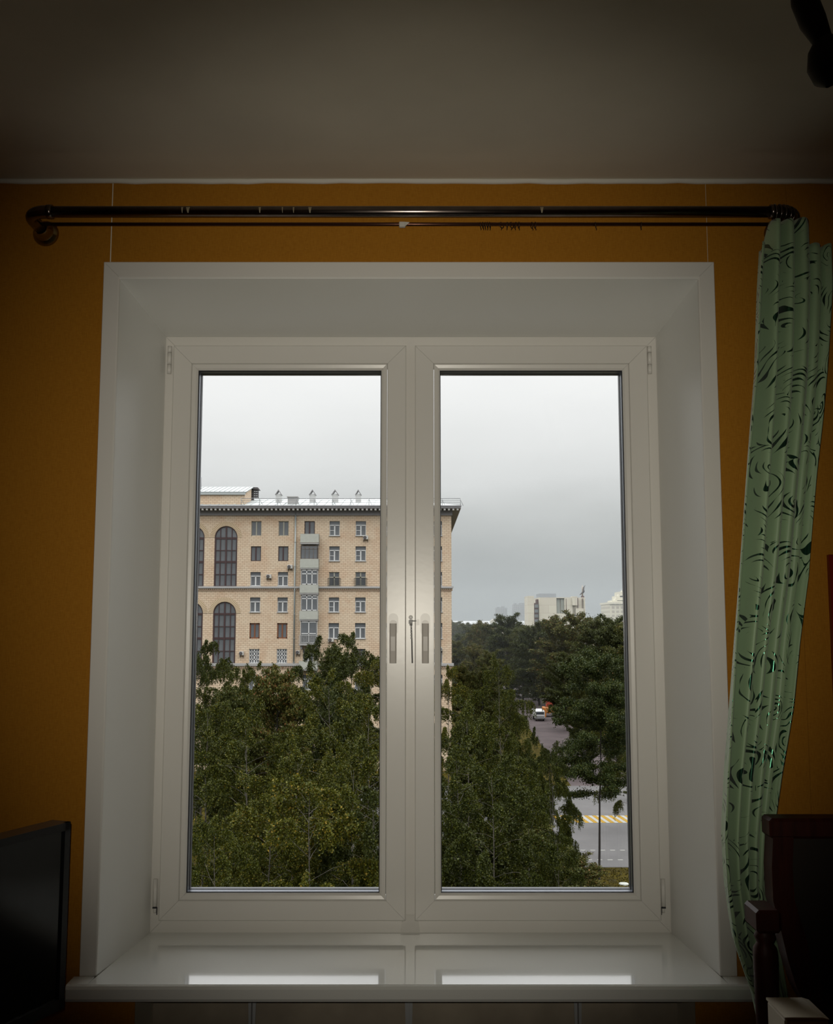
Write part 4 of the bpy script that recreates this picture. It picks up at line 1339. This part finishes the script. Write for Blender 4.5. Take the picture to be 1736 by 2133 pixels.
while x_ < BX1 + OV:
    q.tube([(x_, ry, cz(1053)), (x_, ry, cz(1037))], .035, 5); q.tube([(x_, ry, cz(1040)), (x_ + .4, ry + .9, cz(1051))], .025, 5)
    x_ += 2.33
q.build('roof_railing', rail_m, house)
for x0, x1 in ((574.4, 586.2), (645, 657.2), (691.8, 704.5), (741, 752)):
    Yv = YB_ + 3.0
    a, b_ = at(x0, 1040, Yv), at(x1, 1040, Yv)
    zt_, zg_, zb_ = at(868, 1029, Yv).z, at(868, 1019.5, Yv).z, at(868, 1052, Yv).z
    q = MB(); q.box(a.x, b_.x, Yv, Yv + .7, zb_, zt_); v_ = q.build('roof_vent', xmat('vent_white', (.72, .72, .70), rough=.7), house)
    mxx = (a.x + b_.x) / 2
    q = MB()
    t_ = .10
    for si in (-1, 1):
        e0 = (mxx + si * (b_.x - a.x) * .62, zt_ - .10); e1 = (mxx, zg_)
        q.faces([(e0[0], Yv - .15, e0[1]), (e1[0], Yv - .15, e1[1]), (e1[0], Yv - .15, e1[1] - t_ * 1.6), (e0[0] - si * t_, Yv - .15, e0[1] - t_ * .3),
                 (e0[0], Yv + .85, e0[1]), (e1[0], Yv + .85, e1[1]), (e1[0], Yv + .85, e1[1] - t_ * 1.6), (e0[0] - si * t_, Yv + .85, e0[1] - t_ * .3)],
                [(0, 1, 2, 3), (4, 5, 6, 7), (0, 1, 5, 4), (1, 2, 6, 5), (2, 3, 7, 6), (3, 0, 4, 7)])
    q.build('vent_cap', xmat('vent_cap_metal', (.36, .35, .35), rough=.6), v_)
Yv = YB_ + .6
a, b_ = at(599.5, 1040, Yv), at(619.5, 1040, Yv)
q = MB(); q.box(a.x, b_.x, Yv, Yv + 1.5, at(868, 1053, Yv).z, at(868, 1036, Yv).z); q.box(a.x - .1, b_.x + .1, Yv - .1, Yv + 1.6, at(868, 1036, Yv).z, at(868, 1034, Yv).z); q.build('chimney_block', grey_m, house)
# raised roof storey on the left with a louvred vent
Yp = YB_ + .4
px1 = at(510, 1040, Yp).x
zp0, zp1, zpe = at(868, 1054, Yp).z, at(868, 1029, Yp).z, at(868, 1026.3, Yp).z
Yq = YB_ + 5.6
zq1 = at(868, 1016.6, Yq).z
q = MB()
q.faces([(BX0, Yp, zp0), (px1, Yp, zp0), (px1, Yp, zp1), (BX0, Yp, zp1), (BX0, Yq, zp0), (px1, Yq, zp0), (px1, Yq, zq1), (BX0, Yq, zq1)],
        [(0, 1, 2, 3), (4, 5, 6, 7), (1, 5, 6, 2), (3, 2, 6, 7)])
q.build('roof_storey', brick_m, house)
q = MB()
q.box(BX0, px1 + .1, Yp - .22, Yp, zp1 - .1, zpe)
q.faces([(BX0, Yp - .25, zpe), (px1 + .2, Yp - .25, zpe), (px1 + .2, Yq + .2, zq1 + .05), (BX0, Yq + .2, zq1 + .05), (BX0, Yp - .25, zpe + .12), (px1 + .2, Yp - .25, zpe + .12), (px1 + .2, Yq + .2, zq1 + .17), (BX0, Yq + .2, zq1 + .17)],
        [(0, 1, 2, 3), (4, 5, 6, 7), (0, 1, 5, 4), (1, 2, 6, 5), (2, 3, 7, 6), (3, 0, 4, 7)])
x_ = BX0
while x_ < px1:
    q.faces([(x_, Yp - .25, zpe + .12), (x_ + .06, Yp - .25, zpe + .12), (x_ + .06, Yq + .2, zq1 + .17), (x_, Yq + .2, zq1 + .17), (x_, Yp - .25, zpe + .20), (x_ + .06, Yp - .25, zpe + .20), (x_ + .06, Yq + .2, zq1 + .25), (x_, Yq + .2, zq1 + .25)],
            [(4, 5, 6, 7), (0, 1, 5, 4), (1, 2, 6, 5), (3, 0, 4, 7)])
    x_ += .62
q.build('storey_roof', roof_m, house)
Yl = YB_ + 6
a, b_ = at(522.6, 1030, Yl), at(537.3, 1030, Yl)
zt_, zb_ = at(868, 1018.5, Yl).z, at(868, 1037, Yl).z
q = MB()
q.box(a.x, a.x + .32, Yl, Yl + .9, zb_ - .3, zt_)
for x_ in (b_.x - .10, b_.x - .40): q.box(x_, x_ + .08, Yl, Yl + .08, zb_, zt_); q.box(x_, x_ + .08, Yl + .8, Yl + .9, zb_, zt_)
for k in range(4):
    z_ = zb_ + (zt_ - zb_) * (.12 + .25 * k); q.box(a.x, b_.x, Yl, Yl + .06, z_, z_ + .09); q.box(a.x, b_.x, Yl + .82, Yl + .88, z_, z_ + .09)
q.prism([(a.x - .1, zt_), (b_.x + .22, zt_ - .12), (b_.x, zt_ + .20), (a.x, zt_ + .22)], Yl - .2, Yl + 1.1)
q.build('louvred_vent', xmat('dark_louvre', (.10, .09, .09), rough=.8), house)
q = MB(); p = at(419, 1020, Yp + 2); q.tube([(p.x, Yp + 2, zpe), (p.x, Yp + 2, at(868, 994, Yp + 2).z)], .05, 5); q.build('aerial', rail_m, house)
# downpipe
px_ = at(616, 1100, YB_).x
q = MB(); q.tube([(px_, YB_ - .16, wz(1068)), (px_, YB_ - .16, wz(1400))], .10, 8)
for k in range(7): q.box(px_ - .13, px_ + .13, YB_ - .28, YB_, wz(1080 + 50 * k), wz(1079 + 50 * k))
q.build('downpipe', pipe_m, house)

# balconies
DB = 1.05
bx0, bx1 = at(625.2, 1170, YB_ - DB).x, at(663.6, 1170, YB_ - DB).x
bz = lambda py: at(868, py, YB_ - DB).z
for i, (pt, pb_, slab) in enumerate(((1112, 1130, 1133.5), (1164, 1183, 1186), (1218, 1235, 1238.5), (1272.5, 1290, 1293), (None, 1340, 1344.5), (1377, 1394, 1397))):
    q = MB()
    q.box(bx0, bx1, YB_ - DB, YB_ + .05, bz(slab), bz(pb_ + .6))
    for x_ in (bx0 + .1, bx1 - .35):
        q.prism([(x_, bz(slab) - .45), (x_ + .25, bz(slab) - .45), (x_ + .25, bz(slab)), (x_, bz(slab))], YB_ - .55, YB_ + .02)
    q.box(bx0, bx1, YB_ - .02, YB_ + .30, bz(slab), bz(pb_))
    bal = q.build('balcony', xmat('balcony_slab', (.46, .45, .43), rough=.8), house)
    if pt:
        q = MB()
        q.box(bx0, bx1, YB_ - DB - .03, YB_ - DB + .03, bz(pb_), bz(pt))
        q.box(bx0, bx0 + .06, YB_ - DB, YB_, bz(pb_), bz(pt)); q.box(bx1 - .06, bx1, YB_ - DB, YB_, bz(pb_), bz(pt))
        q.build('parapet', balc_m, bal)
    else:
        q = MB()
        for k in range(19):
            x_ = bx0 + (bx1 - bx0) * k / 18; q.box(x_ - .02, x_ + .02, YB_ - DB - .02, YB_ - DB + .02, bz(1340), bz(1323.5))
        q.box(bx0, bx1, YB_ - DB - .03, YB_ - DB + .03, bz(1324), bz(1322.8)); q.build('bar_railing', xmat('pale_rail', (.55, .55, .53), rough=.6), bal)
glz = [(1, 1136.5, 1164, 627, 662, xmat('dark_glazing_frame', (.16, .13, .11), rough=.7), 4, .74),
       (2, 1187, 1217.5, 628, 661.5, wwin_m, 3, .70), (3, 1240, 1272, 628, 661.5, wwin_m, 3, .76), (4, 1294.5, 1340, 627, 660, wwin_m, 2, .42)]
for i, pt, pb_, xa, xb, mt, nc, tr_ in glz:
    x0, x1 = at(xa, pt, YB_ - DB).x, at(xb, pt, YB_ - DB).x
    z0, z1 = bz(pb_), bz(pt)
    q = MB(); fw = .12 if mt is wwin_m else .07
    ya, yb_ = YB_ - DB + .08, YB_ - DB + .16
    for k in range(nc + 1):
        x_ = x0 + (x1 - x0) * k / nc; q.box(x_ - fw / 2, x_ + fw / 2, ya, yb_, z0, z1)
    for z_ in (z0, z0 + (z1 - z0) * tr_, z1 - fw): q.box(x0, x1, ya, yb_, z_, z_ + fw)
    for x_ in (x0, x1 - .08): q.box(x_, x_ + .08, ya, YB_, z0, z1)
    gl_ = q.build('balcony_glazing', mt, house)
    for k in range(nc):
        a, b_ = x0 + (x1 - x0) * k / nc, x0 + (x1 - x0) * (k + 1) / nc
        for c_, d_ in ((z0, z0 + (z1 - z0) * tr_), (z0 + (z1 - z0) * tr_, z1)):
            o = bpy.data.objects.new('pane', pane_unit); C.objects.link(o); o.parent = gl_
            o.location = Vector(((a + b_) / 2, ya + .03, (c_ + d_) / 2)) - house.location - gl_.location; o.scale = (b_ - a, .6, d_ - c_)
# low grilles in front of the two cross windows
for ci in (3, 4):
    x0, x1 = CX[ci]; z0 = RZ_[2][0]; z1 = z0 + (RZ_[2][1] - z0) * .55
    q = MB()
    for k in range(11):
        x_ = x0 - .12 + (x1 - x0 + .24) * k / 10; q.box(x_ - .022, x_ + .022, YB_ - .22, YB_ - .18, z0 - .1, z1)
    for z_ in (z0 - .1, z1): q.box(x0 - .14, x1 + .14, YB_ - .24, YB_ - .16, z_ - .03, z_ + .03)
    for x_ in (x0 - .14, x1 + .10): q.box(x_, x_ + .04, YB_ - .2, YB_ + .02, z1 - .03, z1 + .03)
    q.build('window_grille', xmat('black_grille', (.03, .03, .03), rough=.6), house)
# air conditioners
ac_body = xmat('conditioner_white', (.68, .66, .60), rough=.6)
for x, y, wpx, lb in ((762, 1119.5, 10.5, 'white air conditioner under a top floor window, far right on the brick house'),
                      (604, 1180.5, 11, 'air conditioner beside the downpipe between second and third window rows'),
                      (560, 1200.5, 10.5, 'dark faced air conditioner between two windows of the third row'),
                      (503, 1361, 9, 'air conditioner right of the lower arched window'),
                      (620.5, 1359, 7.5, 'air conditioner right of the downpipe near the tree tops'),
                      (689.5, 1333, 11.5, 'white air conditioner under a window just above the birch crowns'),
                      (918, 1352, 7, 'white air conditioner near the right corner of the brick house')):
    Ya = YB_ - .40
    p = at(x, y, Ya); hw, hh = wpx * .0305, 4.1 * .0605
    e = empty('air_conditioner', (p.x, YB_, p.z), lb, 'air conditioner')
    q = MB(); q.bbox(p.x - hw, p.x + hw, Ya, YB_ - .06, p.z - hh, p.z + hh, .03); q.build('casing', ac_body, e)
    q = MB(); q.lathe((p.x - hw * .30, Ya, p.z), (0, -1, 0), [(0, hh * .86), (.03, hh * .86), (.03, hh * .5), (.012, hh * .2), (.012, 0)], 16); q.build('fan_grille', xmat('dark_fan', (.10, .09, .09), rough=.7), e)
    q = MB()
    for x_ in (p.x - hw * .8, p.x + hw * .8): q.box(x_ - .02, x_ + .02, Ya, YB_, p.z - hh - .05, p.z - hh); q.box(x_ - .02, x_ + .02, YB_ - .06, YB_, p.z - hh - .3, p.z - hh)
    q.build('bracket', dark_m, e)

# ------------------------------------------------------------------ concrete theatre far behind the trees
YT_ = 380.0
conc_m = xbrick('concrete_slabs', (.90, .85, .70), (.84, .78, .65), (.62, .58, .48), 6.0, 2.9, .05)
greenp_m = xmat('green_grey_panel', (.40, .43, .38), rough=.8)
rust_m = xmat('rust_brown', (.16, .09, .085), rough=.7)
th = empty('theatre_building', (at(1160, 1290, YT_).x, YT_, ZG), 'pale concrete theatre block with a bird sculpture on its roof, beyond the trees', 'building')


def pxbox(mb, x0, x1, y0, y1, Y, dy, zbot=None):
    a, b_ = at(x0, y0, Y), at(x1, y1, Y)
    mb.box(a.x, b_.x, Y, Y + dy, b_.z if zbot is None else zbot, a.z)
    return mb


q = MB(); pxbox(q, 1123.5, 1192.8, 1244.4, 0, YT_, 30, ZG) if False else None
q = MB(); a = at(1123.3, 1244.4, YT_); b_ = at(1217, 1244.4, YT_)
gx0, gx1, gz0, gz1 = at(1159.5, 1246, YT_).x, at(1176, 1246, YT_).x, at(868, 1278, YT_).z, at(868, 1246, YT_).z
lz = at(868, 1291, YT_).z; lz1 = at(868, 1280, YT_).z
rx0 = at(1193, 1244, YT_).x; rx1 = at(1216.5, 1244, YT_).x
q.box(a.x, gx0, YT_, YT_ + 30, ZG, a.z); q.box(gx1, rx0, YT_, YT_ + 30, ZG, a.z); q.box(gx0, gx1, YT_, YT_ + 30, ZG, gz0); q.box(gx0, gx1, YT_, YT_ + 30, gz1, a.z)
q.box(gx0, gx1, YT_ + 1.2, YT_ + 30, gz0, gz1)
q.box(rx0, rx1, YT_ + 1.0, YT_ + 30, lz1, a.z); q.box(rx0, rx1, YT_ + 2.5, YT_ + 30, lz, lz1); q.box(rx0, rx1, YT_, YT_ + 30, ZG, lz)
q.build('main_block', conc_m, th)
q = MB(); pxbox(q, 1099.9, 1114.7, 1241.3, 1400, YT_ - 3, 12, ZG); q.build('left_tower', conc_m, th)
q = MB(); pxbox(q, 1217, 1222.2, 1244.2, 1400, YT_ - .5, 24, ZG); q.build('right_tower', conc_m, th)
q = MB(); pxbox(q, 1192.6, 1203.4, 1242.3, 1261, YT_ - .8, 4); q.build('upper_box', conc_m, th)
q = MB(); pxbox(q, 1200, 1217.2, 1267.5, 1280.3, YT_ - .8, 4); q.build('lower_box', conc_m, th)
q = MB(); pxbox(q, 1112.6, 1123.5, 1256.3, 1400, YT_ + 1, 6, ZG); st = q.build('stair_strip', rust_m, th)
for k in range(4):
    q = MB(); pxbox(q, 1114.3, 1122.3, 1259.2 + 10.3 * k, 1265.8 + 10.3 * k, YT_ + .85, .3); q.build('window', xmat('strip_glass', (.36, .40, .42), rough=.2), st)
q = MB(); pxbox(q, 1118.4, 1122.2, 1248.3, 1257, YT_ + 2, 4); q.build('stair_head', rust_m, th)
for x0, x1 in ((1159.8, 1166.8), (1168.4, 1175.8)):
    q = MB(); pxbox(q, x0, x1, 1246.2, 1277.8, YT_ + .55, .6); q.build('green_panel', greenp_m, th)
q = MB(); pxbox(q, 1180.4, 1181.8, 1247, 1400, YT_ - .12, .3, ZG); q.build('joint_strip', rust_m, th)
for x0, x1, y0, y1 in ((1203.6, 1205.2, 1245.5, 1266), (1213.0, 1214.2, 1246.5, 1267)):
    q = MB(); pxbox(q, x0, x1, y0, y1, YT_ + .6, .6); q.build('slot_window', rust_m, th)
for y0, y1, x0, x1 in ((1283, 1285, 1193, 1207), (1291, 1293, 1193, 1216)):
    q = MB(); pxbox(q, x0, x1, y0, y1, YT_ - .4, 3); q.build('terrace_beam', conc_m, th)
q = MB(); pxbox(q, 1123.6, 1159, 1236.5, 1246, YT_ + 14, 10); q.build('roof_glasshouse', xmat('blue_grey_glass', (.42, .45, .48), rough=.3), th)
bird_m = xmat('sculpture_bronze', (.12, .11, .11), rough=.6)
bs = empty('bird_sculpture', (at(1213.8, 1242, YT_).x, YT_ + 3, at(868, 1243, YT_ + 3).z), 'dark winged bird sculpture on a pole on the theatre roof', 'sculpture')
Pq = lambda x, y: at(x, y, YT_ + 3)
q = MB(); a, b_ = Pq(1211.1, 1241.3), Pq(1216.9, 1244.5); q.box(a.x, b_.x, YT_ + 2.4, YT_ + 3.6, b_.z - 1.0, a.z); q.build('plinth', rust_m, bs)
q = MB(); q.tube([Pq(1213.8, 1243), Pq(1213.8, 1228), Pq(1213.4, 1219)], [.30, .24, .12], 8); tag(q.build('pole', xmat('pale_pole', (.55, .47, .38), rough=.6), bs), 'pale pole')
q = MB()
q.tube([Pq(1207.8, 1239.6), Pq(1211, 1237), Pq(1214.8, 1233.6), Pq(1216, 1231.5), Pq(1215.2, 1228.5), Pq(1216.5, 1224), Pq(1219.8, 1218.5)], [.06, .22, .42, .50, .40, .26, .06], 8)
q.build('bird_body', bird_m, bs)
q = MB(); pl_ = [Pq(1214.6, 1232), Pq(1213, 1224), Pq(1213.6, 1219.4), Pq(1215.2, 1225)]
q.faces([tuple(v) for v in pl_] + [(v.x, v.y + .3, v.z) for v in pl_], [(0, 1, 2, 3), (4, 5, 6, 7), (0, 1, 5, 4), (1, 2, 6, 5), (2, 3, 7, 6), (3, 0, 4, 7)]); q.build('wing', bird_m, bs)

# ------------------------------------------------------------------ hazy skyline
YS = 820.0
tow_m = xbrick('stepped_tower_wall', (.62, .56, .44), (.57, .52, .42), (.95, .88, .68), 3.6, 3.3, .75, offset=0)
crem_m = xmat('tower_cream', (.98, .92, .72), rough=.8)
e = empty('stepped_tower', (at(1290, 1280, YS).x, YS, ZG), 'cream stepped tower house at the right edge of the right pane', 'building')
for nm, x0, x1, y0, Yd, dy in (('shoulder_wing', 1271, 1330, 1257.5, YS, 40), ('parapet', 1270.5, 1330, 1254.5, YS - 1, 44)):
    q = MB()
    if nm == 'parapet': pxbox(q, x0, x1, 1254.2, 1258.3, Yd, dy)
    else: pxbox(q, x0, x1, y0, 1400, Yd, dy, ZG)
    q.build(nm, crem_m if nm == 'parapet' else tow_m, e)
for x0, x1, y0, y1 in ((1276.5, 1340, 1250.5, 1256), (1286, 1340, 1241, 1252), (1291.5, 1298.5, 1232.5, 1244)):
    q = MB(); pxbox(q, x0, x1, y0, y1, YS + 6, 22); q.build('tower_step', crem_m, e)
q = MB()
for x in (1273.5, 1280, 1283, 1288, 1295):
    y0 = np.interp(x, [1272, 1280, 1288, 1295], [1255, 1251, 1241.5, 1233]); p = at(x, y0, YS + 7); q.lathe((p.x, YS + 7, p.z - .3), (0, 0, 1), [(0, .8), (.8, .7), (1.2, .3), (2.4, .05)], 8)
q.build('finials', crem_m, e)
farw = xbrick('far_tower_wall', (.20, .21, .22), (.19, .20, .21), (.34, .35, .36), 3.2, 3.0, .8, offset=0)
for lab, prs in (('hazy grey tower block with a stepped top, leftmost on the skyline', ((1034, 1058.5, 1266), (1038, 1044, 1264), (1046, 1053, 1262.5))),
                 ('wider hazy grey tower block just left of the concrete theatre', ((1069.5, 1099.5, 1258.5), (1073, 1078, 1256.5), (1083, 1097, 1256)))):
    Yf_ = 1500.0
    e = empty('tower_block', (at(prs[0][0], 1290, Yf_).x, Yf_, ZG), lab, 'building')
    for k, (x0, x1, y0) in enumerate(prs):
        q = MB(); pxbox(q, x0, x1, y0, 1400, Yf_ + (0 if k == 0 else 4), 18, ZG); q.build('slab_wing' if k == 0 else 'roof_block', farw, e)
Yl = 560.0
pinkw = xbrick('far_pink_wall', (.50, .38, .30), (.48, .36, .29), (.55, .44, .36), 3.0, 3.2, .7, offset=0)
for lab, x0, x1, y0, y1 in (('long pinkish house with a pale snow-grey roof behind the tree row', 941, 1101, 1294, 1300.5), ('low pinkish house with a pale roof right of the theatre', 1222.5, 1274, 1296.5, 1303)):
    e = empty('long_house', (at(x0, 1300, Yl).x, Yl, ZG), lab, 'building')
    q = MB(); pxbox(q, x0 - 20 if x0 < 1000 else x0, x1, y1, 1400, Yl, 16, ZG); q.build('wall', pinkw, e)
    a, b_ = at(x0 - 20 if x0 < 1000 else x0, y1, Yl - 1), at(x1, y0, Yl - 1)
    q = MB(); q.faces([(a.x, Yl - 1, a.z), (b_.x, Yl - 1, a.z), (b_.x, Yl + 9, b_.z + .15), (a.x, Yl + 9, b_.z + .15), (a.x, Yl + 18, a.z), (b_.x, Yl + 18, a.z)], [(0, 1, 2, 3), (3, 2, 5, 4), (0, 3, 4), (1, 5, 2)])
    rf = q.build('roof', xmat('pale_roof', (.45, .47, .47), rough=.6), e)
    if x0 < 1000:
        p = at(1028, 1294, Yl + 2); q = MB(); q.prism([(p.x - 1.6, p.z - 1.2), (p.x + 1.6, p.z - 1.2), (p.x + 1.6, p.z + .2), (p.x, p.z + 1.2), (p.x - 1.6, p.z + .2)], Yl + 1, Yl + 6); q.build('dormer', xmat('dormer_wall', (.70, .66, .56), rough=.8), rf)

# ------------------------------------------------------------------ truck and loader on the street
white_m = xmat('truck_white', (.76, .76, .76), rough=.4)
orng_m = xmat('loader_orange', (.60, .20, .02), rough=.5)
tyre_m = xmat('tyre', (.02, .02, .02), rough=.9)
tp = at(1126.5, 1511, 195)
e = empty('truck', (tp.x, 195, ZG), 'small white truck on the street half hidden by birch crowns', 'truck')
X, Yt = tp.x, 195.0
q = MB(); q.bbox(X - .95, X + .85, Yt, Yt + 2.0, ZG + .55, ZG + 2.0, .12); q.build('cab', white_m, e)
q = MB(); q.box(X - .80, X + .70, Yt - .03, Yt + .03, ZG + 1.30, ZG + 1.75); q.build('windscreen', xmat('dark_windscreen', (.05, .06, .07), rough=.15), e)
q = MB(); q.box(X - .85, X + .75, Yt - .03, Yt + .03, ZG + .75, ZG + 1.0); q.build('radiator_grille', xmat('grille_grey', (.22, .22, .23), rough=.5), e)
q = MB(); q.bbox(X - 1.0, X + .90, Yt - .10, Yt + .1, ZG + .42, ZG + .62, .03); q.build('bumper', xmat('bumper_dark', (.10, .10, .10), rough=.6), e)
q = MB(); q.bbox(X - 1.05, X + .95, Yt + 2.1, Yt + 6.2, ZG + .8, ZG + 1.9, .05); q.build('cargo_box', white_m, e)
for x_ in (X - .85, X + .55):
    for y_ in (Yt + .7, Yt + 4.8):
        q = MB(); q.lathe((x_, y_, ZG + .42), (1, 0, 0), [(0, .0), (0, .42), (.22, .42), (.22, 0)], 16); q.build('wheel', tyre_m, e)
lp_ = at(1137, 1500, 204)
X, Yt = lp_.x + .6, 204.0
e = empty('loader', (X, Yt, ZG), 'orange loader with a raised arm behind the white truck', 'loader')
q = MB(); q.bbox(X - 1.0, X + 1.2, Yt, Yt + 2.6, ZG + .8, ZG + 1.9, .1); q.build('chassis', orng_m, e)
q = MB(); q.bbox(X - .3, X + 1.0, Yt + .6, Yt + 2.0, ZG + 1.9, ZG + 3.0, .08); q.build('cabin', xmat('loader_red', (.45, .05, .02), rough=.5), e)
a1, a2, a3 = at(1134.5, 1496, Yt), at(1135.5, 1478, Yt), at(1144.5, 1472, Yt)
q = MB(); q.prism([(a1.x - .30, a1.z), (a1.x + .30, a1.z), (a2.x + .32, a2.z), (a2.x - .28, a2.z)], Yt - .1, Yt + .5); q.build('boom', orng_m, e)
q = MB(); q.tube([(a2.x, Yt + .2, a2.z - .1), (a3.x, Yt + .2, a3.z - .1)], .12, 6); q.prism([(a3.x - .22, a3.z - 1.3), (a3.x + .22, a3.z - 1.3), (a3.x + .16, a3.z + .1), (a3.x - .12, a3.z + .1)], Yt, Yt + .4); q.build('arm', orng_m, e)
for x_ in (X - 1.1, X + 1.0):
    for y_ in (Yt + .6, Yt + 2.1):
        q = MB(); q.lathe((x_, y_, ZG + .55), (1, 0, 0), [(0, .0), (0, .55), (.35, .55), (.35, 0)], 16); q.build('wheel', tyre_m, e)

# ------------------------------------------------------------------ haze over the far city
HAZE = True
if HAZE:
    q = MB(); q.box(-880, 1380, 190, 1800, ZG + .1, ZG + 75)
    m = bpy.data.materials.new('haze'); m.use_nodes = True
    t = m.node_tree; t.nodes.clear()
    o_ = t.nodes.new('ShaderNodeOutputMaterial'); vsc = t.nodes.new('ShaderNodeVolumePrincipled')
    vsc.inputs['Density'].default_value = .0006
    vsc.inputs['Color'].default_value = (.42, .445, .45, 1)
    t.links.new(vsc.outputs[0], o_.inputs['Volume'])
    hz = q.build('haze', m); tag(hz, kind='structure')
